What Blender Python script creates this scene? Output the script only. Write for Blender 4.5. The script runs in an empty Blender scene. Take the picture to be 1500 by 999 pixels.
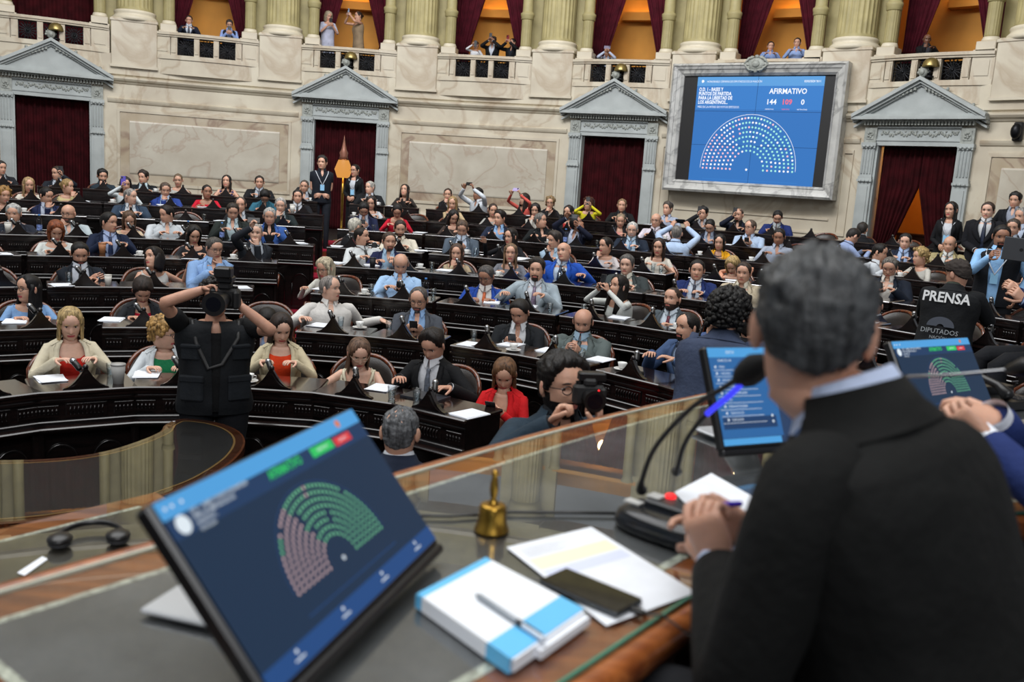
import bpy, math, random
import numpy as np
from math import sin, cos, pi, radians, degrees, hypot, atan2, sqrt
from mathutils import Vector, Matrix, noise
random.seed(7)
SC = bpy.context.scene
COL = SC.collection
V3 = Vector
# ------------------------------------------------------------------ camera geometry
EYE = 2.55
FPX, PIT, ROL = 1328.6, 0.1699, -0.067
def ray(x, y):
    ur = (x-750)/FPX; vr = -(y-499.5)/FPX
    u = ur*cos(ROL)+vr*sin(ROL); v = -ur*sin(ROL)+vr*cos(ROL)
    return V3((u, cos(PIT)+v*sin(PIT), -sin(PIT)+v*cos(PIT)))
def on_z(x, y, z):                      # photo pixel -> point on the level z
    d = ray(x, y); t = (z-EYE)/d.z
    return V3((d.x*t, d.y*t, z))
def at_d(x, y, dist):                   # photo pixel -> point at a horizontal distance
    d = ray(x, y); t = dist/hypot(d.x, d.y)
    return V3((d.x*t, d.y*t, EYE+d.z*t))
cam = bpy.data.cameras.new('camera'); camo = bpy.data.objects.new('camera', cam); COL.objects.link(camo)
fw = V3((0, cos(PIT), -sin(PIT))); up0 = V3((0, sin(PIT), cos(PIT))); rt0 = V3((1, 0, 0))
rt = rt0*cos(ROL)-up0*sin(ROL); up = rt0*sin(ROL)+up0*cos(ROL)
M = Matrix((rt, up, -fw)).transposed().to_4x4(); M.translation = V3((0, 0, EYE)); camo.matrix_world = M
cam.sensor_width = 36; cam.lens = FPX/1500*36; cam.clip_start = .05; cam.clip_end = 200
cam.dof.use_dof = True; cam.dof.focus_distance = 8.5; cam.dof.aperture_fstop = 3.2
SC.camera = camo
# ------------------------------------------------------------------ materials
def lin(h):
    if not isinstance(h, str): return h
    c = [int(h[i:i+2], 16)/255 for i in (0, 2, 4)]
    return tuple([(x/12.92 if x <= .04045 else ((x+.055)/1.055)**2.4) for x in c])
MATS = {}
def mat(name, col, rough=.6, metal=0, var=.12, scale=8, bump=0, bscale=60, emit=0, coat=0, spec=.5, sss=0, stretch=None, col2=None, detail=3):
    key = (name, col, rough)
    if key in MATS: return MATS[key]
    m = bpy.data.materials.new(name); m.use_nodes = True; nt = m.node_tree; N = nt.nodes; L = nt.links
    b = N['Principled BSDF']; c = lin(col)
    b.inputs['Roughness'].default_value = rough; b.inputs['Metallic'].default_value = metal
    b.inputs['Specular IOR Level'].default_value = spec
    if coat: b.inputs['Coat Weight'].default_value = coat; b.inputs['Coat Roughness'].default_value = .12
    if sss: b.inputs['Subsurface Weight'].default_value = sss; b.inputs['Subsurface Radius'].default_value = (.02, .008, .004)
    if emit:
        b.inputs['Emission Color'].default_value = (*c, 1); b.inputs['Emission Strength'].default_value = emit
        b.inputs['Base Color'].default_value = (.01, .01, .01, 1); b.inputs['Specular IOR Level'].default_value = .12; MATS[key] = m; return m
    if var or bump:
        tc = N.new('ShaderNodeTexCoord'); mp = N.new('ShaderNodeMapping'); L.new(tc.outputs['Object'], mp.inputs[0])
        if stretch: mp.inputs['Scale'].default_value = stretch
    if var:
        n = N.new('ShaderNodeTexNoise'); n.inputs['Scale'].default_value = scale; n.inputs['Detail'].default_value = detail
        L.new(mp.outputs[0], n.inputs['Vector'])
        r = N.new('ShaderNodeValToRGB'); L.new(n.outputs['Fac'], r.inputs[0])
        c2 = lin(col2) if col2 else tuple(x*(1-var*2) for x in c)
        r.color_ramp.elements[0].position = .32; r.color_ramp.elements[1].position = .66
        r.color_ramp.elements[0].color = (*c2, 1); r.color_ramp.elements[1].color = (*[min(1, x*(1+var*.5)) for x in c], 1)
        L.new(r.outputs[0], b.inputs['Base Color'])
    else: b.inputs['Base Color'].default_value = (*c, 1)
    if bump:
        n2 = N.new('ShaderNodeTexNoise'); n2.inputs['Scale'].default_value = bscale; n2.inputs['Detail'].default_value = 2
        L.new(mp.outputs[0], n2.inputs['Vector']); bp = N.new('ShaderNodeBump'); bp.inputs['Strength'].default_value = bump
        bp.inputs['Distance'].default_value = .01; L.new(n2.outputs['Fac'], bp.inputs['Height']); L.new(bp.outputs[0], b.inputs['Normal'])
    MATS[key] = m; return m
def marble(name, base, vein, scale=1.1, amt=.5, rough=.35, cloud=None, vw=.06):
    m = bpy.data.materials.new(name); m.use_nodes = True; nt = m.node_tree; N = nt.nodes; L = nt.links; b = N['Principled BSDF']
    tc = N.new('ShaderNodeTexCoord')
    n1 = N.new('ShaderNodeTexNoise'); n1.inputs['Scale'].default_value = scale; n1.inputs['Detail'].default_value = 6; n1.inputs['Distortion'].default_value = 1.2
    L.new(tc.outputs['Object'], n1.inputs['Vector'])
    r1 = N.new('ShaderNodeValToRGB'); e = r1.color_ramp.elements; e[0].position = .5-vw; e[0].color = (0, 0, 0, 1); e[1].position = .5; e[1].color = (1, 1, 1, 1)
    k = e.new(.5+vw); k.color = (0, 0, 0, 1); L.new(n1.outputs['Fac'], r1.inputs[0])
    n2 = N.new('ShaderNodeTexNoise'); n2.inputs['Scale'].default_value = scale*2.3; n2.inputs['Detail'].default_value = 5; L.new(tc.outputs['Object'], n2.inputs['Vector'])
    r2 = N.new('ShaderNodeValToRGB'); r2.color_ramp.elements[0].position = .3; r2.color_ramp.elements[1].position = .7
    r2.color_ramp.elements[0].color = (*lin(cloud or base), 1); r2.color_ramp.elements[1].color = (*lin(base), 1); L.new(n2.outputs['Fac'], r2.inputs[0])
    mx = N.new('ShaderNodeMix'); mx.data_type = 'RGBA'; L.new(r2.outputs[0], mx.inputs['A']); mx.inputs['B'].default_value = (*lin(vein), 1)
    ml = N.new('ShaderNodeMath'); ml.operation = 'MULTIPLY'; L.new(r1.outputs[0], ml.inputs[0]); ml.inputs[1].default_value = amt
    L.new(ml.outputs[0], mx.inputs['Factor']); L.new(mx.outputs['Result'], b.inputs['Base Color']); b.inputs['Roughness'].default_value = rough
    return m
def woodmat(name, c1, c2, rough=.3, scale=6, stretch=(1, 12, 12), coat=.3):
    m = bpy.data.materials.new(name); m.use_nodes = True; nt = m.node_tree; N = nt.nodes; L = nt.links; b = N['Principled BSDF']
    tc = N.new('ShaderNodeTexCoord'); mp = N.new('ShaderNodeMapping'); mp.inputs['Scale'].default_value = stretch; L.new(tc.outputs['Object'], mp.inputs[0])
    n = N.new('ShaderNodeTexNoise'); n.inputs['Scale'].default_value = scale; n.inputs['Detail'].default_value = 6; n.inputs['Distortion'].default_value = .6; L.new(mp.outputs[0], n.inputs['Vector'])
    r = N.new('ShaderNodeValToRGB'); r.color_ramp.elements[0].position = .35; r.color_ramp.elements[1].position = .65
    r.color_ramp.elements[0].color = (*lin(c1), 1); r.color_ramp.elements[1].color = (*lin(c2), 1); L.new(n.outputs['Fac'], r.inputs[0])
    L.new(r.outputs[0], b.inputs['Base Color']); b.inputs['Roughness'].default_value = rough; b.inputs['Coat Weight'].default_value = coat; b.inputs['Coat Roughness'].default_value = .1
    return m
def glassmat(name, tint=(1, 1, 1), rough=0.0, ior=1.45):
    m = bpy.data.materials.new(name); m.use_nodes = True; b = m.node_tree.nodes['Principled BSDF']
    b.inputs['Transmission Weight'].default_value = 1; b.inputs['Base Color'].default_value = (*tint, 1); b.inputs['Roughness'].default_value = rough; b.inputs['IOR'].default_value = ior
    return m
M_DARK = woodmat('dark_carved_wood', '0b0808', '1a1211', .22, 5, (1, 8, 8), .5)
M_DARK2 = woodmat('dark_carved_wood_ledge', '120c0b', '241816', .15, 5, (1, 8, 8), .7)
M_CHAIRW = woodmat('chair_wood', '3a1a0e', '6e3419', .25, 7, (6, 6, 1), .4)
M_LEATHER = mat('dark_leather', '2b2624', .38, var=.15, scale=14, bump=.25, bscale=120)
M_TABLEW = woodmat('dais_mahogany', '6b3418', 'a35f30', .28, 4, (1.2, 9, 9), .4)
M_STONE = marble('cream_marble', 'd2cab6', 'a08a70', .55, .5, .4, 'b9ae9b', .035)
M_STONE2 = marble('panel_marble', 'c2bcad', '9b7f6c', .9, .42, .4, 'b0a797', .03)
M_STONE3 = marble('border_marble', 'bcb09c', '83695a', .8, .7, .4, 'a8987f', .05)
M_GREY = mat('grey_stone', 'a9afae', .55, var=.08, scale=3, bump=.1, bscale=40)
M_GREYC = mat('grey_stone_carving', '9ea29c', .6, var=.15, scale=14, bump=.5, bscale=50)
M_WHITEM = marble('white_marble', 'c6c6c2', '7d7d7c', 1.6, .7, .35, 'adadaa', .05)
M_GOLDC = mat('cream_gold_plaster', 'a99e70', .6, var=.1, scale=3)
M_BASEC = mat('cream_plaster', 'd8cfb9', .5, var=.06, scale=3)
M_ORANGE = mat('ochre_gallery_plaster', 'd79a45', .8, var=.08, scale=1.5)
M_VELVET = mat('burgundy_velvet', '4f1220', .85, var=.2, scale=5, bump=.2, bscale=30, spec=.2)
M_VELVETD = mat('dark_red_door_velvet', '38090f', .9, var=.25, scale=4, spec=.15)
M_CARPET = mat('red_carpet', '8f1f34', .95, var=.12, scale=30, bump=.3, bscale=300, spec=.1)
M_FLOOR = mat('dark_floor', '140d0b', .5, var=.2, scale=4)
M_BLACK = mat('black_plastic', '0c0c0e', .35, var=0)
M_BLACKM = mat('matte_black', '101012', .6, var=.1, scale=20)
M_GRILLE = mat('dark_iron', '15161a', .4, metal=.6, var=.1)
M_BRASS = mat('aged_brass', 'b08a3c', .28, metal=1, var=.15, scale=20)
M_DOME = mat('dull_brass_dome', '9c8a58', .35, metal=.8, var=.15, scale=8)
M_PAPER = mat('white_paper', 'dfe3ea', .7, var=.03, scale=20)
M_CUP = mat('white_porcelain', 'd8d8d6', .2, var=0)
M_SILVER = mat('silver_metal', '9a9ca0', .25, metal=1, var=.05)
M_GLASS = glassmat('clear_glass')
M_WATER = glassmat('water_in_glass', (.9, .95, 1), 0, 1.33)
M_FOAM = mat('mic_foam', '0a0b0d', .9, var=.2, scale=80, bump=.5, bscale=400)
def emi(name, col, s=1.0): return mat(name, col, .4, emit=s)
# ------------------------------------------------------------------ mesh builder
class MB:
    def __init__(s): s.v = []; s.f = []; s.mi = []; s.sm = []
    def add(s, verts, faces, mi=0, smooth=True):
        o = len(s.v); s.v.extend([tuple(v) for v in verts])
        for f in faces: s.f.append(tuple(i+o for i in f)); s.mi.append(mi); s.sm.append(smooth)
        return s
    def grid(s, rows, closed=True, mi=0, cap0=False, cap1=False, smooth=True):
        n = len(rows[0]); vs = [p for r in rows for p in r]; fs = []
        for i in range(len(rows)-1):
            for j in range(n if closed else n-1):
                k = (j+1) % n; fs.append((i*n+j, i*n+k, (i+1)*n+k, (i+1)*n+j))
        if cap0: fs.append(tuple(range(n-1, -1, -1)))
        if cap1: fs.append(tuple((len(rows)-1)*n+j for j in range(n)))
        return s.add(vs, fs, mi, smooth)
    def tube(s, pts, rad, n=8, mi=0, caps=True, flat=1.0, fdir=None, smooth=True):
        pts = [V3(p) for p in pts]
        if not isinstance(rad, (list, tuple)): rad = [rad]*len(pts)
        rows = []; ref = V3(fdir) if fdir is not None else None
        tang = []
        for i in range(len(pts)):
            a = pts[max(0, i-1)]; b = pts[min(len(pts)-1, i+1)]; d = (b-a)
            tang.append(d.normalized() if d.length > 1e-9 else V3((0, 0, 1)))
        if ref is None:
            t = tang[0]; ref = V3((0, 0, 1)) if abs(t.z) < .9 else V3((1, 0, 0))
        for i, p in enumerate(pts):
            t = tang[i]; u = (ref-t*ref.dot(t))
            u = u.normalized() if u.length > 1e-6 else t.orthogonal().normalized()
            w = t.cross(u); ref = u
            r = rad[i]
            rows.append([p+u*(r*flat*cos(2*pi*k/n))+w*(r*sin(2*pi*k/n)) for k in range(n)])
            if caps and i == 0:
                r0 = [p-t*r*.5+u*(r*.7*flat*cos(2*pi*k/n))+w*(r*.7*sin(2*pi*k/n)) for k in range(n)]; rows.insert(0, r0)
            if caps and i == len(pts)-1:
                rows.append([p+t*r*.5+u*(r*.7*flat*cos(2*pi*k/n))+w*(r*.7*sin(2*pi*k/n)) for k in range(n)])
        return s.grid(rows, True, mi, caps, caps, smooth)
    def cyl(s, a, b, r, r2=None, n=16, mi=0, smooth=True):
        a = V3(a); b = V3(b); r2 = r if r2 is None else r2; t = (b-a).normalized(); u = t.orthogonal().normalized(); w = t.cross(u)
        rows = [[p+u*(q*cos(2*pi*k/n))+w*(q*sin(2*pi*k/n)) for k in range(n)] for p, q in ((a, r), (b, r2))]
        s.grid(rows, True, mi, False, False, smooth); o = [tuple(x) for x in rows[0]]; q = [tuple(x) for x in rows[1]]
        s.add(o, [tuple(range(n-1, -1, -1))], mi, False); s.add(q, [tuple(range(n))], mi, False); return s
    def lathe(s, prof, c=(0, 0, 0), n=20, mi=0, smooth=True, caps=True):
        rows = [[(c[0]+r*cos(2*pi*k/n), c[1]+r*sin(2*pi*k/n), c[2]+z) for k in range(n)] for r, z in prof]
        return s.grid(rows, True, mi, caps, caps, smooth)
    def box(s, c, d, mi=0, M=None, ch=0):
        x, y, z = d[0]/2, d[1]/2, d[2]/2
        if ch:
            ch = min(ch, x*.9, y*.9, z*.9); vs = []; idx = {}
            for sx in (-1, 1):
                for sy in (-1, 1):
                    for sz in (-1, 1):
                        for ax in range(3):
                            p = [sx*(x-ch), sy*(y-ch), sz*(z-ch)]; p[ax] = (sx*x, sy*y, sz*z)[ax]
                            idx[(sx, sy, sz, ax)] = len(vs); vs.append(V3(p))
            fs = []
            def q(l): fs.append(tuple(idx[i] for i in l))
            for e in (-1, 1):
                for ax in range(3):
                    o = [(-1, -1), (1, -1), (1, 1), (-1, 1)]; l = []
                    for a, b in o:
                        k = [0, 0, 0]; k[ax] = e; k[(ax+1) % 3] = a; k[(ax+2) % 3] = b; l.append((*k, ax))
                    q(l if e > 0 else l[::-1])
            for ax in range(3):
                b1, b2 = (ax+1) % 3, (ax+2) % 3
                for a in (-1, 1):
                    for b in (-1, 1):
                        k0 = [0]*3; k1 = [0]*3; k0[ax] = -1; k1[ax] = 1; k0[b1] = k1[b1] = a; k0[b2] = k1[b2] = b
                        l = [(*k0, b1), (*k1, b1), (*k1, b2), (*k0, b2)]; q(l if a*b > 0 else l[::-1])
            for sx in (-1, 1):
                for sy in (-1, 1):
                    for sz in (-1, 1):
                        l = [(sx, sy, sz, 0), (sx, sy, sz, 1), (sx, sy, sz, 2)]; q(l if sx*sy*sz > 0 else l[::-1])
        else:
            vs = [V3((a*x, b*y, e*z)) for a in (-1, 1) for b in (-1, 1) for e in (-1, 1)]
            fs = [(0, 1, 3, 2), (4, 6, 7, 5), (0, 4, 5, 1), (2, 3, 7, 6), (0, 2, 6, 4), (1, 5, 7, 3)]
        c = V3(c)
        vs = [(M @ v if M else v)+c for v in vs]
        return s.add(vs, fs, mi, False)
    def ell(s, c, r, n=10, mi=0, M=None, m=None):
        m = m or max(5, n*2//3); rows = []
        for i in range(m+1):
            t = pi*(i+.02)/(m+.04)
            rows.append([(V3((r[0]*sin(t)*cos(2*pi*k/n), r[1]*sin(t)*sin(2*pi*k/n), -r[2]*cos(t)))) for k in range(n)])
        c = V3(c); rows = [[(M @ p if M else p)+c for p in q] for q in rows]
        return s.grid(rows, True, mi, True, True)
    def prism(s, poly, z0, z1, mi=0, f=None):            # 2-D outline (counter-clockwise) extruded; f maps (x,y,z)->point
        n = len(poly); f = f or (lambda x, y, z: (x, y, z))
        vs = [f(x, y, z0) for x, y in poly]+[f(x, y, z1) for x, y in poly]
        fs = [tuple(range(n-1, -1, -1)), tuple(range(n, 2*n))]+[(i, (i+1) % n, n+(i+1) % n, n+i) for i in range(n)]
        return s.add(vs, fs, mi, False)
    def build(s, name, mats, parent=None, loc=None, smooth=None):
        me = bpy.data.meshes.new(name); me.from_pydata(s.v, [], s.f)
        if not isinstance(mats, (list, tuple)): mats = [mats]
        for m in mats: me.materials.append(m)
        me.polygons.foreach_set('material_index', s.mi); me.polygons.foreach_set('use_smooth', s.sm if smooth is None else [smooth]*len(s.f))
        me.update()
        o = bpy.data.objects.new(name, me); COL.objects.link(o)
        if parent: o.parent = parent
        if loc is not None: o.location = loc
        return o
def tag(o, label=None, cat=None, group=None, kind=None):
    if label: o['label'] = label
    if cat: o['category'] = cat
    if group: o['group'] = group
    if kind: o['kind'] = kind
    return o
def empty(name, loc=(0, 0, 0), rz=0, **k):
    o = bpy.data.objects.new(name, None); COL.objects.link(o); o.location = loc; o.rotation_euler = (0, 0, rz); o.empty_display_size = .1
    return tag(o, **k)
def copy_tree(o, parent=None, kids=None):
    c = o.copy(); COL.objects.link(c)
    if parent: c.parent = parent
    for ch in list(o.children): copy_tree(ch, c)
    return c
# ------------------------------------------------------------------ the hall: curved wall
WC = V3((-3.787, 6.601, 0)); RW = 16.4
def pol(phi, R, z): a = radians(phi); return V3((WC.x+R*sin(a), WC.y+R*cos(a), z))
def arcbox(mb, p0, p1, R0, R1, z0, z1, mi=0, step=1.2):
    n = max(1, int(abs(p1-p0)/step+.5)); rows = []
    for i in range(n+1):
        p = p0+(p1-p0)*i/n; rows.append([pol(p, R0, z0), pol(p, R0, z1), pol(p, R1, z1), pol(p, R1, z0)])
    return mb.grid(rows, True, mi, True, True, False)
def arcprof(mb, prof, p0, p1, mi=0, step=1.2, smooth=False, R=RW):     # prof: (out from the wall towards the room, z)
    n = max(1, int(abs(p1-p0)/step+.5)); rows = []
    for i in range(n+1):
        p = p0+(p1-p0)*i/n; rows.append([pol(p, R-d, z) for d, z in prof])
    return mb.grid(rows, True, mi, True, True, smooth)
DOORS = [-25.75, -2.35, 20.95, 44.5]
HW = 2.8                                  # half opening, degrees
BAYS = [-25.75, -14.0, -2.35, 9.3, 20.95, 32.6, 44.5]
COLS = [-31.5, -19.65, -8.0, 3.6, 15.3, 27.1, 38.8, 50.6]
A0, A1 = -50, 66
FLB = 1.15
w = MB()
seg = [A0]+[x for d in DOORS for x in (d-HW, d+HW)]+[A1]
for i in range(0, len(seg), 2): arcbox(w, seg[i], seg[i+1], RW, RW+.5, 0, 3.83)
arcbox(w, A0, A1, RW, RW+.5, 3.83, 4.97)
tag(w.build('wall_back', M_STONE), kind='structure')
tn = 0
def trim(mb, m):
    global tn; tn += 1
    return tag(mb.build('trim_%d' % tn, m), kind='structure')
# base plinth, string courses, cornice
for i in range(0, len(seg), 2):
    a = seg[i]+(0 if i == 0 else 1.25); b = seg[i+1]-(0 if i == len(seg)-2 else 1.25)
    t = MB(); arcprof(t, [(0, FLB-.1), (.10, FLB-.1), (.10, 1.68), (.075, 1.72), (.05, 1.75), (0, 1.76)], a, b); trim(t, M_STONE)
    t = MB(); arcprof(t, [(0, 3.84), (.03, 3.86), (.05, 3.9), (.06, 3.94), (.03, 3.96), (0, 3.97)], a, b); trim(t, M_STONE)
for i in range(len(DOORS)+1):
    a = A0 if i == 0 else DOORS[i-1]+4.4; b = A1 if i == len(DOORS) else DOORS[i]-4.4
    t = MB(); arcprof(t, [(0, 4.28), (.03, 4.3), (.05, 4.33), (.10, 4.36), (.13, 4.40), (.13, 4.43), (.04, 4.46), (0, 4.47)], a, b); trim(t, M_STONE)
# sunk marble panels between the doors
for b0 in (-37.4, -14.0, 9.3, 32.6, 56.2):
    if b0 == 32.6: spans = [(25.2, 26.0, 1), (39.4, 40.1, 1)]
    else: spans = [(b0-7.0, b0+7.0, 0)]
    for a, b, narrow in spans:
        z0, z1 = 1.95, 3.72
        t = MB()
        fw_ = .35 if not narrow else .1
        for (x0, x1, y0, y1) in ((a, b, z1-.07, z1), (a, b, z0, z0+.07), (a, a+fw_*.6, z0+.07, z1-.07), (b-fw_*.6, b, z0+.07, z1-.07)): arcbox(t, x0, x1, RW-.035, RW+.02, y0, y1)
        trim(t, M_STONE)
        if not narrow:
            t = MB(); arcbox(t, a+.25, b-.25, RW-.012, RW+.02, z0+.07, z1-.07); trim(t, M_STONE3)
            t = MB(); arcprof(t, [(.0, z0+.26), (.03, z0+.27), (.04, z0+.30), (.04, z1-.30), (.03, z1-.27), (0, z1-.26)], a+.95, b-.95); trim(t, M_STONE2)
t = MB(); arcbox(t, 26.6, 38.8, RW-.03, RW+.02, 2.25, 2.29); arcbox(t, 26.6, 38.8, RW-.03, RW+.02, 1.95, 1.99); trim(t, M_STONE)
# parapet band that carries the balustrades
t = MB()
arcprof(t, [(0, 4.47), (.05, 4.50), (.06, 4.95), (0, 4.97)], A0, A1); trim(t, M_STONE)
g = MB(); arcbox(g, A0, A1, RW, RW+3, 4.47, 4.5); tag(g.build('floor_gallery', M_FLOOR), kind='structure')
# door surrounds, one per door
def flat_frame(phi):                      # local frame on the wall: x along the wall (to photo right), y out of the wall into the room, z up
    a = radians(phi); ex = V3((cos(a), -sin(a), 0)); ey = V3((-sin(a), -cos(a), 0)); o = pol(phi, RW, 0)
    return o, Matrix((ex, ey, V3((0, 0, 1)))).transposed().to_4x4()
def on_wall(o, phi, dy=0, z=0):
    p, M = flat_frame(phi); M = M.copy(); M.translation = p+V3(M.col[1][:3])*dy+V3((0, 0, z)); o.matrix_world = M; return o
proto = {}
def door_surround(i, phi):
    r = empty('door_%d' % i, kind='structure')
    if not proto:
        for sx in (-1, 1):
            b = MB(); x = sx*.935
            b.box((x, .05, (FLB+3.12)/2), (.27, .16, 3.12-FLB)); b.box((x, .14, 1.3), (.33, .06, .3)); b.box((x, .09, 2.25), (.17, .12, 1.5))
            proto['pilaster%d' % sx] = (b, 'pilaster', M_GREY)
            b = MB(); b.box((x, .06, 3.12), (.31, .2, .05)); b.box((x, .06, 3.17), (.28, .17, .06))
            for k in range(3): b.ell((x-.08+k*.08, .17, 3.11), (.03, .03, .028), 8)
            b.box((x, .04, 3.5), (.25, .16, .62))
            for k in range(4): b.box((x-.09+k*.06, .13, 3.5), (.028, .03, .5), ch=.01)
            b.box((x, .06, 3.84), (.30, .2, .07)); b.box((x, .06, 3.78), (.28, .18, .04))
            for k in range(3): b.ell((x-.08+k*.08, .17, 3.80), (.035, .03, .03), 8)
            proto['capital%d' % sx] = (b, 'fluted_capital', M_GREY)
            b = MB(); b.box((x, .04, 4.02), (.25, .16, .3)); b.box((x, .125, 4.03), (.15, .02, .18))
            for k in range(5): a = 2*pi*k/5; b.ell((x+.04*cos(a), .14, 4.03+.045*sin(a)), (.026, .02, .026), 6)
            proto['block%d' % sx] = (b, 'carved_block', M_GREYC)
        b = MB(); b.box((0, .03, 3.87), (1.66, .12, .09)); b.box((0, .05, 3.93), (1.62, .12, .03)); b.box((0, .02, 4.06), (1.62, .1, .24)); b.box((0, .05, 4.18), (1.62, .13, .03))
        for sx in (-1, 1): b.box((sx*.79, .02, 2.5), (.05, .1, 2.7))
        proto['lintel'] = (b, 'lintel', M_GREY)
        b = MB(); rnd = random.Random(3)
        for k in range(27):
            x = -.72+k*.0555; b.ell((x, .075, 4.05+.03*sin(k*1.3)), (.026, .02, .03+.012*rnd.random()), 6)
            b.ell((x+.02, .075, 4.10-.05*((k % 2))), (.02, .016, .018), 6)
        proto['frieze'] = (b, 'carved_frieze', M_GREYC)
        b = MB()
        for k in range(34): b.box((-1.04+k*.063, .16, 4.25), (.035, .1, .07))
        b.box((0, .08, 4.30), (2.22, .28, .04)); proto['dentil'] = (b, 'dentil_course', M_GREYC)
        # pediment: a tympanum, horizontal and raking cornices
        b = MB(); H0, H1, X = 4.36, 5.12, 1.28
        b.box((0, .14, 4.345), (2*X, .42, .06)); b.box((0, .12, 4.40), (2*X-.04, .36, .05)); b.box((0, .03, 4.5), (1.7, .1, .3)); b.prism([(-1.15, 4.40), (1.15, 4.40), (0, 5.05)], -.02, .21, 0, lambda x, y, z: (x, z, y))
        for sx in (-1, 1):
            def F(x, y, z, sx=sx): return (sx*x, z, y)
            def band(off, th, y1):
                x0 = X; z0 = H0+.06+off; x1 = 0; z1 = H1+off
                pl = [(x0, z0), (x1, z1), (x1, z1-th), (x0-th*.2, z0-th)]
                b.prism([(p[0], p[1]) for p in pl][::sx], -.02, y1, 0, F)
            band(0, .07, .38); band(-.055, .07, .32); band(-.12, .05, .26); band(-.22, .04, .2)
        proto['pediment'] = (b, 'pediment', M_GREY)
        b = MB()
        for sx in (-1, 1):
            for k in range(13):
                t_ = (k+1)/14.5; x = sx*(1.02*(1-t_)); z = 4.50+.44*t_
                b.box((x, .245, z), (.04, .08, .055))
        proto['rake_dentil'] = (b, 'raking_dentils', M_GREYC)
        b = MB(); b.ell((0, .25, 5.2), (.09, .07, .10), 10); b.ell((0, .3, 5.2), (.05, .05, .06), 8)
        for k in range(7): a = pi*k/6; b.ell((.10*cos(a), .22, 5.2+.10*sin(a)), (.03, .03, .03), 6)
        for x in (-.5, .5, -1.0, 1.0): b.ell((x, .25, 5.14-.76*abs(x)/1.28+.03), (.035, .04, .04), 6)
        proto['acroterion'] = (b, 'acroterion', M_GREYC)
        for k in list(proto):
            b, n, m = proto[k]; proto[k] = b.build(n, m); proto[k]['_p'] = 1
            del proto[k]['_p']; proto[k].parent = r
        door_surround.first = r
    else:
        for k in proto:
            c = proto[k].copy(); COL.objects.link(c); c.parent = r
    on_wall(r, phi)
for i, d in enumerate(DOORS): door_surround(i+1, d)
# door curtains
def curtain_mesh(x0, x1, z0, z1, y0, folds, amp, mode=None, seed=0, nz=26):
    b = MB(); n = folds*6; rnd = random.Random(seed); ph = rnd.random()*6; rows = []
    for j in range(nz+1):
        t = j/nz; z = z1+(z0-z1)*t; row = []; back = []
        for i in range(n+1):
            u = i/n; x = x0+(x1-x0)*u
            if mode: x = mode(u, t)
            a = amp*(.6+.6*t)
            yy = y0+a*sin(2*pi*folds*u+ph+.5*sin(3*t+i*.05))+amp*.4*sin(2*pi*folds*.37*u+seed)
            row.append(V3((x, yy, z))); back.append(V3((x, yy-.02, z)))
        rows.append(row+back[::-1])
    return b.grid(rows, True, 0, True, True)
for i, d in enumerate(DOORS):
    lab = ['dark red curtain closing the leftmost doorway', 'dark red curtain in the doorway behind the standing ushers', 'dark red curtain in the doorway just left of the big screen', None][i]
    if i < 3:
        c = curtain_mesh(-.78, .78, FLB, 3.84, -.22, 13, .04, None, i).build('curtain', M_VELVETD)
        on_wall(c, d); tag(c, lab, 'curtain')
    else:
        def L(u, t): e = .02-.62*max(0, (t-.30)/.70)**1.0 if t > .3 else .02; return -.78+(e+.78)*u
        def R(u, t): e = .02+.50*max(0, (t-.30)/.70) if t > .3 else .02; return e+(.78-e)*u
        for fn, sd, lb in ((L, 5, 'dark red door curtain drawn to the left over the lit passage'), (R, 6, 'dark red door curtain drawn to the right behind the standing usher')):
            c = curtain_mesh(0, 1, FLB, 3.84, -.22, 8, .04, fn, sd).build('curtain', M_VELVETD); on_wall(c, d); tag(c, lb, 'curtain')
        b = MB(); b.box((0, -2.2, 2.9), (3.4, .1, 3.6)); b.box((-1.6, -1.2, 2.9), (.1, 2.0, 3.6)); b.box((1.6, -1.2, 2.9), (.1, 2.0, 3.6)); b.box((0, -1.2, 4.2), (3.4, 2.1, .1)); b.box((0, -1.2, 1.1), (3.4, 2.1, .1))
        o = b.build('wall_passage', M_ORANGE); on_wall(o, d); tag(o, kind='structure')
        b = MB(); b.box((0, 0, .45), (.95, .4, .9), ch=.01); b.box((0, 0, .92), (1.0, .46, .05), ch=.01)
        for sx in (-.24, .24): b.box((sx, .205, .45), (.4, .02, .7), ch=.005)
        o = b.build('sideboard', woodmat('brown_sideboard_wood', '2a1409', '4a2512', .4)); on_wall(o, d, -1.5, FLB); o.matrix_world = o.matrix_world @ Matrix.Translation((-.25, 0, 0))
        tag(o, 'dark brown sideboard in the lit passage behind the open door curtains', 'sideboard')
        p, Mx = flat_frame(d); l = bpy.data.lights.new('passage_lamp', 'POINT'); l.energy = 26; l.color = (1, .62, .25); l.shadow_soft_size = .1
        lo = bpy.data.objects.new('passage_lamp', l); COL.objects.link(lo); lo.location = p+V3(Mx.col[1][:3])*-1.2+V3((0, 0, 3.9))
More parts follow.
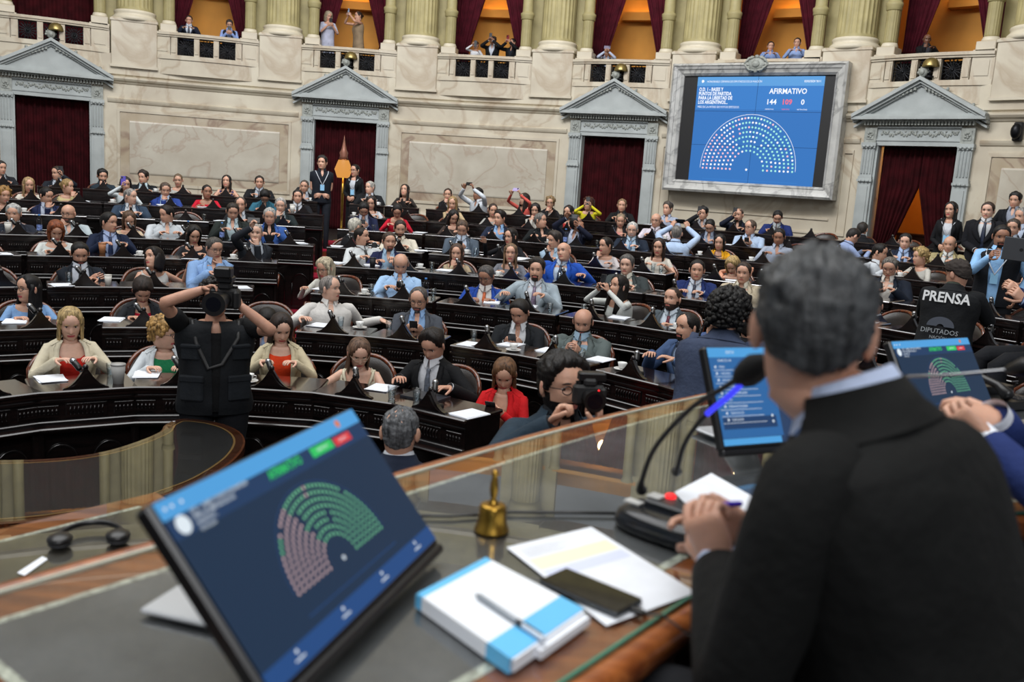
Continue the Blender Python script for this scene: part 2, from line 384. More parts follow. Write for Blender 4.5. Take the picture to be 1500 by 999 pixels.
# gallery: balustrades, pedestals, columns, curtains
b = MB(); a_, b_ = -.055, .055
def gal_piece(): pass
R2 = RW-.06
for i, c in enumerate(COLS):
    r = empty('column'); r.matrix_world = Matrix.Translation(pol(c, RW+.12, 0))
    M_ = flat_frame(c)[1]; M_.translation = pol(c, RW+.30, 0); r.matrix_world = M_
    if i == 0:
        b = MB(); b.box((0, .02, 5.22), (1.0, .8, 1.1), ch=.015); b.box((0, .02, 5.72), (1.04, .84, .06), ch=.01); b.box((0, .04, 4.69), (1.04, .8, .06))
        c1 = b.build('pedestal', M_STONE, r)
        b = MB(); b.lathe([(.50, 5.74), (.51, 5.78), (.505, 5.82), (.475, 5.85), (.45, 5.87), (.455, 5.90), (.47, 5.93), (.46, 5.96), (.43, 5.98)], n=40)
        c2 = b.build('column_base', M_BASEC, r)
        b = MB(); rows = []; nf = 24
        def ring(z, R, dep):
            row = []
            for k in range(nf*6):
                a = 2*pi*k/(nf*6); q = (k % 6)/6; row.append((( R-dep*max(0, sin(pi*q))**.7)*cos(a), (R-dep*max(0, sin(pi*q))**.7)*sin(a), z))
            return row
        for z, R, d_ in ((5.97, .425, 0), (6.0, .415, 0), (6.03, .41, 0), (6.06, .405, .03), (7.5, .40, .032), (9.3, .37, .03)): rows.append(ring(z, R, d_))
        b.grid(rows, True, 0, True, True); c3 = b.build('fluted_shaft', M_GOLDC, r)
        b = MB(); b.lathe([(.37, 9.3), (.42, 9.4), (.40, 9.45), (.48, 9.7), (.55, 9.75)], n=24); b.box((0, 0, 9.8), (1.1, 1.1, .12)); c4 = b.build('capital', M_GOLDC, r)
        cols0 = [c1, c2, c3, c4]
    else:
        for q in cols0: k = q.copy(); COL.objects.link(k); k.parent = r
    where = ['beyond the left photo edge', 'right of the dark red gallery drape', 'left of the standing gallery onlookers', 'right of the standing gallery onlookers',
             'right of the gallery phone group', 'above the screen frame\'s upper left corner', 'above the screen frame\'s upper right corner', 'at the right photo edge'][i]
    tag(r, 'large fluted cream column on a marble pedestal, ' + where, 'column')
    for sx in (-1, 1):
        r = empty('small_column'); ph = c+sx*2.6
        M_ = flat_frame(ph)[1]; M_.translation = pol(ph, RW+.16, 0); r.matrix_world = M_
        if i == 0 and sx == -1:
            b = MB(); b.box((0, 0, 5.60), (.36, .4, .3), ch=.01); b.box((0, 0, 5.2), (.42, .4, .8)); c1 = b.build('plinth', M_STONE, r)
            b = MB(); b.lathe([(.155, 5.75), (.165, 5.78), (.15, 5.81), (.14, 5.84)], n=24); c2 = b.build('column_base', M_BASEC, r)
            b = MB(); rows = []
            for z, R, d_ in ((5.83, .13, 0), (5.88, .13, .012), (6.44, .13, .012), (6.47, .13, 0)):
                rows.append([((R-d_*max(0, sin(pi*(k % 4)/4)))*cos(2*pi*k/64), (R-d_*max(0, sin(pi*(k % 4)/4)))*sin(2*pi*k/64), z) for k in range(64)])
            b.grid(rows, True, 0, True, True)
            b.lathe([(.13, 6.46), (.155, 6.48), (.15, 6.53), (.165, 6.56), (.165, 6.61), (.135, 6.63), (.125, 6.66), (.12, 8.2), (.16, 8.3)], n=24)
            c3 = b.build('banded_shaft', M_GOLDC, r)
            sm0 = [c1, c2, c3]
        else:
            for q in sm0: k = q.copy(); COL.objects.link(k); k.parent = r
        tag(r, 'slender cream column on the ' + ('left' if sx < 0 else 'right') + ' side of the large column ' + where, 'column')
    # plaster pier behind the columns up to the entablature
b = MB()
for c in COLS: arcbox(b, c-2.5, c+2.5, RW+.50, RW+.66, 4.5, 9.9)
arcbox(b, A0, A1, RW-.1, RW+.7, 9.85, 11.5)
tag(b.build('wall_gallery_front', M_GOLDC), kind='structure')
b = MB(); arcprof(b, [(0, 11.2), (.3, 11.3), (.6, 11.5), (.6, 11.6), (0, 11.7)], A0, A1); arcprof(b, [(.1, 10.2), (.2, 10.25), (.2, 10.35), (.1, 10.4)], A0, A1); trim(b, M_BASEC)
b = MB(); arcbox(b, A0, A1, RW+2.4, RW+2.6, 4.5, 9.5); tag(b.build('wall_gallery_back', M_ORANGE), kind='structure')
b = MB(); arcbox(b, A0, A1, RW+.5, RW+2.6, 8.4, 8.5); tag(b.build('ceiling_gallery', M_ORANGE), kind='structure')
b = MB()
for c in COLS: arcbox(b, c-.15, c+.15, RW+.6, RW+2.4, 4.5, 8.4)
tag(b.build('wall_gallery_partitions', M_ORANGE), kind='structure')
b = MB()
for c in BAYS: arcbox(b, c-2.0, c+2.0, RW+2.15, RW+2.4, 6.85, 6.97); arcbox(b, c-1.9, c+1.9, RW+2.1, RW+2.15, 6.85, 7.05)
trim(b, M_ORANGE)
M_COVE = emi('warm_cove_lamp', 'ffc766', 9)
bay_names = ['over the leftmost doorway', 'with the suited and blue-shirted onlookers', 'with the two standing onlookers', 'with the phone filming group', 'with the lone filming onlooker', 'above the big screen', 'over the rightmost doorway']
for i, c in enumerate(BAYS):
    # cove lamp hidden on the ledge
    b = MB(); arcbox(b, c-1.7, c+1.7, RW+2.2, RW+2.26, 6.98, 7.01)
    o = b.build('cove_lamp', M_COVE); tag(o, 'warm strip lamp in the gallery bay ' + bay_names[i], 'lamp')
    l = bpy.data.lights.new('gallery_lamp', 'POINT'); l.energy = 22; l.color = (1, .70, .34); l.shadow_soft_size = .15
    lo = bpy.data.objects.new('gallery_lamp', l); COL.objects.link(lo); lo.location = pol(c, RW+1.5, 7.9)
    # balustrade
    r = empty('balustrade'); M_ = flat_frame(c)[1]; M_.translation = pol(c, RW-.05, 0); r.matrix_world = M_
    if i == 0:
        def bw(x, y, z):  # bow the section outwards and follow the wall
            return V3((x, y+.14*(1-(x/1.3)**2)-.10, z))
        def bbox(b, x0, x1, y0, y1, z0, z1, n=8):
            rows = []
            for k in range(n+1):
                x = x0+(x1-x0)*k/n; rows.append([bw(x, y0, z0), bw(x, y0, z1), bw(x, y1, z1), bw(x, y1, z0)])
            b.grid(rows, True, 0, True, True, False)
        b = MB(); bbox(b, -1.2, 1.2, -.12, .16, 5.50, 5.56); bbox(b, -1.2, 1.2, -.1, .13, 5.46, 5.50); k1 = b.build('rail', M_STONE, r)
        b = MB(); bbox(b, -1.2, 1.2, -.1, .12, 4.95, 5.05); bbox(b, -1.2, 1.2, -.06, .09, 4.6, 4.97)
        for x0, x1 in ((-1.2, -.82), (-.80, -.66), (-.28, -.16), (.16, .28), (.66, .80), (.82, 1.2)): bbox(b, x0, x1, -.06, .10, 5.04, 5.47, 2)
        for x0, x1 in ((-1.12, -.88), (.88, 1.12)): bbox(b, x0, x1, .09, .115, 5.12, 5.4, 2)
        for x0, x1 in ((-.79, -.69), (-.26, -.18), (.18, .26), (.69, .79)): bbox(b, x0, x1, .09, .12, 5.10, 5.42, 2)
        k2 = b.build('parapet', M_STONE, r)
        ks = [k1, k2]
        for xc in (-.47, 0, .47):
            b = MB(); y = bw(xc, 0, 0).y
            for a in range(8): t_ = a*pi/8; b.tube([(xc+.20*cos(t_)*(.95), y, 5.25+.20*sin(t_)), (xc-.20*cos(t_)*.95, y, 5.25-.20*sin(t_))], .013, 5, caps=False)
            b.ell((xc, y+.01, 5.25), (.035, .03, .035), 8)
            for k in range(16): a = 2*pi*k/16; b.tube([(xc+.13*cos(a), y, 5.25+.13*sin(a)), (xc+.13*cos(a+.4), y, 5.25+.13*sin(a+.4))], .009, 5, caps=False)
            for sx in (-1, 1): b.box((xc+sx*.185, y, 5.25), (.02, .03, .42)); b.box((xc, y, 5.25+sx*.20), (.38, .03, .02))
            ks.append(b.build('iron_grille', M_GRILLE, r))
    else:
        for q in ks: k = q.copy(); COL.objects.link(k); k.parent = r
    tag(r, 'marble balustrade with three star grilles, gallery bay ' + bay_names[i], 'balustrade')
    # tied velvet curtains
    for sx, side in ((-1, 'left'), (1, 'right')):
        def fn(u, t, sx=sx):
            # u 0..1 from post to inner edge ; t 0 top .. 1 bottom
            z = 8.3+(4.6-8.3)*t
            inner = .02 if z > 7.6 else None
            k = max(0, min(1, (7.9-z)/2.1)); e = .0+(.62)*k**.9 if z > 5.8 else .62+.02*sin(z*3)
            wdt = 1.0-e
            return sx*(1.0-u*wdt*1.0)
        cm = curtain_mesh(0, 1, 4.6, 8.3, 0, 7, .035, fn, i*2+sx, 40)
        o = cm.build('curtain', M_VELVET); M_ = flat_frame(c)[1]; M_.translation = pol(c, RW+1.0, 0); o.matrix_world = M_
        tag(o, 'burgundy curtain tied at the %s of the gallery bay ' % side + bay_names[i], 'curtain')
        bb = MB(); bb.box((sx*.82, .0, 5.78), (.38, .12, .05), ch=.01); tb = bb.build('tieback', M_VELVETD); tb.parent = o
    if i == 1 or i == 2: pass
# plain dark red drape closes the leftmost bays
for i, lb in ((0, 'dark red drape closing the gallery bay over the leftmost doorway'),):
    o = curtain_mesh(-.95, .95, 4.6, 8.3, 0, 12, .03, None, 40+i).build('curtain', M_VELVETD); M_ = flat_frame(BAYS[i])[1]; M_.translation = pol(BAYS[i], RW+.80, 0); o.matrix_world = M_
    tag(o, lb, 'curtain')
# brass dome lamps on the balustrades above the doors
for i, (ph, nm) in enumerate(((-25.4, 'leftmost doorway'), (-2.0, 'doorway behind the standing ushers'), (21.3, 'doorway left of the big screen'), (44.9, 'rightmost doorway'))):
    r = empty('dome_lamp'); M_ = flat_frame(ph)[1]; M_.translation = pol(ph, RW-.22, 5.30); r.matrix_world = M_
    b = MB(); b.lathe([(.005, .17), (.05, .165), (.10, .14), (.14, .09), (.158, .02), (.16, 0), (.145, -.01), (.02, -.012)], n=24); b.build('dome_shade', M_DOME, r)
    b = MB(); b.lathe([(.03, -.18), (.03, -.01)], n=12); b.lathe([(.08, -.2), (.08, -.17)], n=16); b.build('stem', M_GRILLE, r)
    tag(r, 'dull brass dome lamp on the balustrade above the ' + nm, 'lamp')
# wall sconce at the right edge
r = empty('wall_sconce'); M_ = flat_frame(50.9)[1]; M_.translation = pol(50.9, RW-.14, 4.1); r.matrix_world = M_
b = MB(); b.box((0, -.05, 0), (.16, .1, .34), ch=.02); b.build('back_plate', M_BLACKM, r); b = MB(); b.ell((0, .05, 0), (.09, .09, .14), 12); b.build('lantern', M_GRILLE, r)
tag(r, 'small black wall lantern at the right edge of the wall', 'lamp')
# ceiling with its laylight, stepped floor
b = MB()
b.lathe([(17.5, 11.6), (16.5, 13.0), (13.5, 14.2), (10.2, 14.8), (9.6, 14.9)], (WC.x, WC.y, 0), 64, caps=False); tag(b.build('ceiling', M_BASEC), kind='structure')
b = MB(); b.lathe([(17.5, 11.0), (17.4, 11.6), (17.5, 11.62)], (WC.x, WC.y, 0), 64, caps=False); trim(b, M_BASEC)
RC = V3((-1.674, 4.189, 0))
RK = [2.843, 4.453, 6.006, 7.569, 8.887, 10.549, 11.984, 13.718]
def zfloor(r): return -.157+.092*r
def rp(phi, R, z): a = radians(phi); return V3((RC.x+R*sin(a), RC.y+R*cos(a), z))
def rphi(p): return degrees(atan2(p.x-RC.x, p.y-RC.y))
b = MB()
edges = [2.0]+[(RK[i]+RK[i+1])/2-.55 for i in range(7)]+[13.4-.3]
edges = [1.95]+[RK[i]-.9 for i in range(1, 8)]+[RK[7]+.95]
for i in range(8):
    z = zfloor(RK[i]); n = 72; rows = []
    for k in range(n+1):
        ph = -115+k*(230/n); rows.append([rp(ph, edges[i], -.05), rp(ph, edges[i], z), rp(ph, edges[i+1]+.02, z), rp(ph, edges[i+1]+.02, -.05)])
    b.grid(rows, True, 0, True, True, False)
tag(b.build('floor_tiers', M_FLOOR), kind='structure')
b = MB(); rows = []
for k in range(73):
    ph = -100+k*(200/72); inner = rp(ph, edges[8], FLB); 
    rows.append([V3((inner.x, inner.y, FLB-.1)), inner, pol(ph, RW+2.6, FLB), pol(ph, RW+2.6, FLB-.1)])
b.grid(rows, True, 0, True, True, False); tag(b.build('floor_back', M_FLOOR), kind='structure')
b = MB(); b.lathe([(.01, 0), (30, 0)], (0, 8, 0), 48, caps=False); tag(b.build('floor', M_FLOOR), kind='structure')
# dais floor
# ---- red carpet stairs: two aisles
def aisle(px, name):
    b = MB(); bw_ = MB()
    for i in range(1, 8):
        z = zfloor(RK[i])
        for h in range(2):
            r0 = edges[i]+(edges[i+1]-edges[i])*h/2; r1 = edges[i]+(edges[i+1]-edges[i])*(h+1)/2
            zz = z+(.06*h)+.02
            m = .36/((r0+r1)/2)*57.3
            d = ray(*px[0]); 
            ph = px[2]+(px[3]-px[2])*((r0+r1)/2-2)/(13.5-2)
            rows = [[rp(ph-m, r, zz-.12), rp(ph-m, r, zz), rp(ph+m, r, zz), rp(ph+m, r, zz-.12)] for r in (r0, r1)]
            b.grid(rows, True, 0, True, True, False)
            rows = [[rp(ph-m*1.1, r, zz-.12), rp(ph-m*1.1, r, zz-.025), rp(ph+m*1.1, r, zz-.025), rp(ph+m*1.1, r, zz-.12)] for r in (r0-.03, r0)]
            bw_.grid(rows, True, 0, True, True, False)
    tag(b.build('floor_carpet_'+name, M_CARPET), kind='structure'); tag(bw_.build('floor_nosing_'+name, M_CHAIRW), kind='structure')
def aphi(px, py):
    # azimuth about the ring centre of the floor point under a pixel
    d = ray(px, py); h = hypot(d.x, d.y); e = d.z/h
    best = None
    for k in range(600):
        dist = 5+k*.03; p = V3((d.x/h*dist, d.y/h*dist, EYE+e*dist)); r = hypot(p.x-RC.x, p.y-RC.y)
        q = abs(p.z-zfloor(r))
        if best is None or q < best[0]: best = (q, rphi(p), r)
    return best[1:]
AIS = [aphi(436, 462), aphi(438, 426), aphi(451, 395), aphi(470, 350)]
print('aisle', AIS)
s_ = (AIS[3][0]-AIS[0][0])/(AIS[3][1]-AIS[0][1])
A1_0 = AIS[0][0]+s_*(2-AIS[0][1]); A1_1 = AIS[0][0]+s_*(13.5-AIS[0][1])
aisle(((452, 480), 0, A1_0, A1_1), 'left')
# ------------------------------------------------------------------ people
_Z = [-.125, -.118, -.112, -.10, -.085, -.07, -.056, -.045, -.03, -.01, 0, .015, .03, .05, .07, .09, .105, .114]
_F = [.045, .058, .072, .081, .080, .084, .085, .084, .085, .084, .080, .086, .090, .088, .080, .062, .038, .012]
_B = [-.055, -.060, -.066, -.072, -.078, -.083, -.087, -.091, -.095, -.099, -.101, -.103, -.103, -.099, -.090, -.072, -.045, -.016]
_W = [.038, .044, .049, .055, .0605, .0645, .067, .069, .070, .073, .0745, .0765, .077, .076, .070, .055, .034, .012]
def ip(z, T): return float(np.interp(z, _Z, T))
def headpt(z, a, off=0.0, fem=0):
    f = ip(z, _F); b = ip(z, _B); w = ip(z, _W)*(.96 if fem else 1)
    c = cos(a); s = sin(a); cy = (f+b)*.35
    jaw = max(0, min(1, (-.045-z)/.06))
    x = w*math.copysign(abs(s)**.9, s)*(1-.22*jaw*max(0, c))
    y = cy+(f-cy)*abs(c)**.85 if c > 0 else cy+(b-cy)*abs(c)**.9
    if c > 0:
        g = lambda u, sg: math.exp(-(u/sg)**2)
        if -.052 < z < .012:                     # nose
            t = (z+.052)/.064; y += .024*g(x, .0125)*(sin(pi*min(1, t*.5+.02))**.4 if False else (1-t)**.8*min(1, (z+.052)/.010)*1.15)
        for sx in (-1, 1):
            y -= .0085*g(x-sx*.031, .014)*g(z+.001, .012)        # eye sockets
            y += .004*g(x-sx*.03, .02)*g(z-.024, .008)
            y += .004*g(x-sx*.04, .02)*g(z+.03, .016)
        y += .0045*g(x, .022)*(g(z+.0635, .005)+g(z+.074, .0055)) - .003*g(x, .02)*g(z+.069, .003)
        y += .004*g(x, .018)*g(z+.102, .012)
    if off:
        n = V3((x, y-cy, (z-.0)*.8 if z > 0 else z*.25)); n.normalize(); x += n.x*off; y += n.y*off; z += n.z*off
    return V3((x, y, z))
_HC = {}
def head_mesh(lod, fem, beard):
    k = (lod, fem, beard)
    if k in _HC: return _HC[k]
    n = (16, 26, 40)[lod]
    zs = {0: [-.125, -.112, -.095, -.078, -.066, -.05, -.035, -.015, 0, .02, .04, .065, .088, .105, .114],
          1: [-.125, -.118, -.112, -.104, -.095, -.085, -.077, -.071, -.066, -.06, -.052, -.045, -.038, -.03, -.02, -.01, 0, .01, .022, .035, .05, .068, .085, .098, .107, .114],
          2: [-.125+.0062*i for i in range(35)]+[.090, .096, .102, .107, .111, .114]}[lod]
    zs = [z for z in zs]
    # angles denser on the face
    an = [2*pi*(i/n) for i in range(n)]; an = [a-.45*sin(a) if True else a for a in an]
    b = MB(); rows = [[headpt(z, a, 0, fem) for a in an] for z in zs]
    b.grid(rows, True, 0, True, True)
    cen = []
    for i, f in enumerate(b.f):
        c = sum((V3(b.v[j]) for j in f), V3())/len(f)
        if c.y > .03 and abs(c.x) < .023 and -.0785 < c.z < -.059: b.mi[i] = 1
        elif beard and c.z < (-.052 if abs(c.x) > .0 else 0) and c.y > -.015 and c.z > -.124:
            if beard == 2 or abs(c.x) < .035: b.mi[i] = 2
            if abs(c.x) < .018 and -.0785 < c.z < -.06: b.mi[i] = 1
        elif beard == 2 and -.05 > c.z: b.mi[i] = 2
        if beard == 2 and c.z < -.02 and .02 > c.y > -.02 and abs(c.x) > .05: b.mi[i] = 2
    for sx in (-1, 1):
        yy = headpt(0, .42).y
        b.ell((sx*.031, headpt(-.001, .38).y-.0055, -.001), (.0125, .010, .0085), 10, 3)
        b.ell((sx*.031, headpt(-.001, .38).y+.0025, -.001), (.0055, .004, .0058), 8, 4)
        # brows
        pts = [headpt(.0235+.003*sin(pi*t)-.004*t, sx*(.17+.40*t), .001) for t in (0, .33, .66, 1)]
        b.tube(pts, [.0022, .0028, .0026, .0015], 5, 2)
        # lids
        b.tube([headpt(.0065+.003*sin(pi*t), sx*(.2+.34*t), .001) for t in (0, .5, 1)], [.001, .0018, .001], 5, 4 if lod < 2 else 0)
        # ears
        E = Matrix.Rotation(-sx*.45, 3, 'Z')
        b.ell((sx*.083, -.012, -.006), (.010, .020, .033), 12, 0, E); b.ell((sx*.089, -.004, -.002), (.005, .010, .018), 8, 1, E)
    # nostril shadow
    _HC[k] = b; return b
def smooth(x): x = max(0., min(1., x)); return x*x*(3-2*x)
NAPE = [0]
def hair_shell(b, style, lod, fem, seed, vol=1.0):
    n = (16, 30, 64)[lod]; nz = (12, 20, 46)[lod]
    zt = [-.112+(.114+.112)*(i/(nz-1))**.9 for i in range(nz)]
    an = [2*pi*i/n for i in range(n)]
    P = dict(short=(.079, -.012, -.075, .013, .010), crop=(.080, .0, -.068, .007, .004), bald=(9, 9, 9, 0, 0), ring=(9, -.005, -.07, .008, .010), recede=(.098, -.01, -.075, .010, .010),
             long=(.088, -.05, -.11, .018, .016), bob=(.080, -.05, -.11, .022, .020), bun=(.085, -.012, -.08, .012, .010), curly=(.076, -.025, -.09, .036, .030), quiff=(.084, -.01, -.075, .028, .010),
             wavy=(.077, -.02, -.08, .026, .016), cap=(.05, .02, -.05, .022, .018))[style]
    zf, zs, zb, tt, ts = P; zb += NAPE[0]; rows = []; am = []
    for z in zt:
        row = []; ar = []
        for a in an:
            d = abs((a+pi) % (2*pi)-pi)*180/pi          # 0 front .. 180 back
            line = float(np.interp(d, [0, 32, 52, 62, 80, 92, 102, 125, 180], [zf, zf-.004, zf-.030 if zf < 1 else zf, min(.02, zf) if zf < 1 else .03, zs, zs, min(.0, zb+.07), zb+.02, zb]))
            if style == 'ring': line = float(np.interp(d, [0, 70, 78, 95, 110, 180], [9, 9, zs, zs, zb+.03, zb]))
            if style in ('long', 'bob'): line = float(np.interp(d, [0, 30, 45, 60, 75, 180], [zf, zf-.006, zf-.035, .0, -.05, -.11]))
            line += .006*noise.noise(V3((cos(a)*6+seed, sin(a)*6, 3)))*(0 if line > 1 else 1); amt = smooth((z-line)/(.012 if d > 60 else .022))
            if style == 'ring': amt *= smooth((.055-z)/.02)
            top = smooth((z-.02)/.07); th = (ts+(tt-ts)*top)*vol
            nz_ = noise.noise(V3((sin(a)*3+seed, cos(a)*3, z*30)))
            if style in ('curly',): th *= 1+.35*nz_+.3*noise.noise(V3((sin(a)*8+seed, cos(a)*8, z*90)))
            elif style in ('wavy', 'quiff'): th *= 1+.3*nz_
            else: th *= 1+.15*nz_
            if style == 'quiff' and d < 60: th *= 1.3
            if style in ('long', 'bob', 'bun') and top > 0 and d < 90: th *= 1-.45*math.exp(-(sin(a)*ip(z, _W)/.010)**2)
            if lod == 2: th += .010*noise.noise(V3((sin(a)*6, cos(a)*6, z*50+seed)))*amt*(.4+top)+.006*noise.noise(V3((sin(a)*16, cos(a)*16, z*120)))*amt
            row.append(headpt(z, a, amt*th-.004*(1-amt), fem)); ar.append(amt)
        rows.append(row); am.append(ar)
    vs = [p for r in rows for p in r]; fs = []
    for i in range(len(rows)-1):
        for j in range(n):
            k = (j+1) % n
            if max(am[i][j], am[i][k], am[i+1][j], am[i+1][k]) > .02: fs.append((i*n+j, i*n+k, (i+1)*n+k, (i+1)*n+j))
    if style not in ('bald', 'ring'): fs.append(tuple((len(rows)-1)*n+j for j in range(n)))
    if fs: b.add(vs, fs, 0)
    if style in ('long', 'bob'):
        Lh = -.14 if style == 'bob' else -.30
        m = (14, 20, 36)[lod]; rs = []
        nr = (6, 9, 16)[lod]
        for i in range(nr+1):
            t = i/nr; z = .045+(Lh-.045)*t; zz = max(z, -.06)
            open_ = radians(66-10*t) if z < -.0 else radians(70)
            out = []; inn = []
            for q in range(m+1):
                a = open_+(2*pi-2*open_)*q/m
                p = headpt(zz, a, .016+.006*sin(t*3), fem); s_ = 1+(.18*t if style == 'long' else .10*sin(pi*t))
                wv = .006*sin(a*9+seed)+.006*noise.noise(V3((a*2, z*14, seed)))
                pp = V3((p.x*s_, (p.y-.0)*s_-.012*t, z)); pp += pp.normalized()*wv
                out.append(pp); inn.append(V3((pp.x*.86, pp.y*.86, z)))
            if i == nr: out = [V3((p.x*.93, p.y*.93, p.z+.01*sin(j*2))) for j, p in enumerate(out)]
            rs.append(out+inn[::-1])
        b.grid(rs, True, 0, True, True)
    if style == 'curly' and lod >= 0:
        rnd = random.Random(seed)
        for i in range((26, 70, 260)[lod]):
            a = rnd.random()*2*pi; d = abs((a+pi) % (2*pi)-pi)*180/pi; z = -.07+.18*rnd.random()
            if d < 65 and z < .065: continue
            if d < 95 and z < -.02: continue
            p = headpt(z, a, .030*vol, fem); r = (.014+.010*rnd.random())*(1 if lod < 2 else .8); b.ell(p, (r, r, r), 7, 0)
    if style == 'bun': b.ell((0, -.115, .02), (.034, .03, .034), 12, 0)
    if style == 'cap':
        b.prism([(.07*sin(t), .075+.055*cos(t)) for t in [(-1.3+2.6*i/10) for i in range(11)]][::-1], .048, .056, 0)
def hand(b, W, d, n, side, curl, lod, mi=0, scale=1.0):
    W = V3(W); d = V3(d).normalized(); n = V3(n); n = (n-d*n.dot(d)).normalized(); l = d.cross(n)*(-side)
    S = scale; ns = (5, 6, 10)[lod]
    rows = []
    for t, w_, h_ in ((-.01, .024, .020), (.012, .030, .018), (.045, .040, .016), (.075, .042, .014), (.090, .040, .011)):
        c = W+d*t*S+n*(.004*S if t > .04 else 0)
        rows.append([c+l*(w_*S*math.copysign(abs(cos(2*pi*k/(ns+4)))**.8, cos(2*pi*k/(ns+4))))+n*(h_*S*sin(2*pi*k/(ns+4))) for k in range(ns+4)])
    b.grid(rows, True, mi, True, True)
    lens = [.070, .078, .073, .056]
    for i in range(4):
        o = W+d*.082*S+l*((.030-.0195*i)*S); dd = d+l*(.10-.07*i); dd.normalize(); p = o; pts = [o-dd*.01*S]; ang = 0
        cu = curl[i] if isinstance(curl, (list, tuple)) else curl*(1+.08*i)
        for sgl in (.45, .30, .25):
            ang += cu*(.9 if sgl == .45 else 1.1)
            q = (dd*cos(ang)+n*sin(ang)).normalized()
            if lod == 2: pts.append(p+q*(sgl*lens[i]*S*.5))
            p = p+q*(sgl*lens[i]*S); pts.append(p)
        m = len(pts); r0 = .0092*S if i < 3 else .0080*S
        b.tube(pts, [r0*(1-.30*k/(m-1)) for k in range(m)], ns, mi)
    tc = curl[4] if isinstance(curl, (list, tuple)) and len(curl) > 4 else .5
    o = W+d*.022*S+l*.026*S; q1 = (d*.62+l*.68+n*.35).normalized(); q2 = (d*(.75)+l*(.45-.5*tc)+n*(.3+.6*tc)).normalized()
    p1 = o+q1*.040*S; p2 = p1+q2*.032*S; p3 = p2+(q2*.9+d*.2).normalized()*.024*S
    b.tube([o-q1*.012*S, o, p1, p2, p3], [.012*S, .013*S, .0115*S, .0105*S, .008*S], ns, mi)
def ik(S, T, a, c, pole):
    S = V3(S); T = V3(T); d = T-S; L = d.length
    if L > (a+c)*.995: T = S+d.normalized()*(a+c)*.995; d = T-S; L = d.length
    x = (a*a-c*c+L*L)/(2*L); h = sqrt(max(0, a*a-x*x)); dn = d.normalized(); p = V3(pole); p = (p-dn*p.dot(dn)).normalized()
    return S+dn*x+p*h, T
M_EYEW = mat('eye_white', 'c8c4be', .3, var=0); M_IRIS = mat('dark_iris', '1a120d', .2, var=0)
SKINS = ['d6ab95', 'c0917a', 'a5775f', '74503d', 'c99b83']
def skin(i): return mat('skin_%d' % i, SKINS[i], .5, var=.06, scale=25, bump=.12, bscale=160, sss=.12)
def lipm(i, fem): return mat('lips_%d%d' % (i, fem), ['b0625a', 'a5605a', '8e5246', '6b3e34', 'ab6358'][i] if not fem else ['b04a50', 'a84a4c', '94443f', '70352f', 'b04a50'][i], .4, var=0)
def cloth(kind, h): return mat(kind+'_'+h, h, .85 if kind != 'leather' else .4, var=.10, scale=9, bump=.35, bscale=45, spec=.25)
def hairm(h): return mat('hair_'+h, h, .5, var=.38, scale=60, bump=.5, bscale=200, stretch=(1, 1, .15), spec=.35)
JPROF = [(-.16, .188, .125, .130), (-.05, .192, .135, .140), (.1, .182, .132, .128), (.3, .172, .125, .118), (.5, .178, .130, .118), (.68, .193, .128, .122), (.8, .198, .115, .118), (.88, .188, .098, .108), (.94, .150, .078, .092), (.98, .108, .068, .082), (1.01, .080, .062, .074), (1.045, .070, .058, .072)]
def prof(s, P=JPROF):
    S = [p[0] for p in P]; return tuple(float(np.interp(s, S, [p[k] for p in P])) for k in (1, 2, 3))
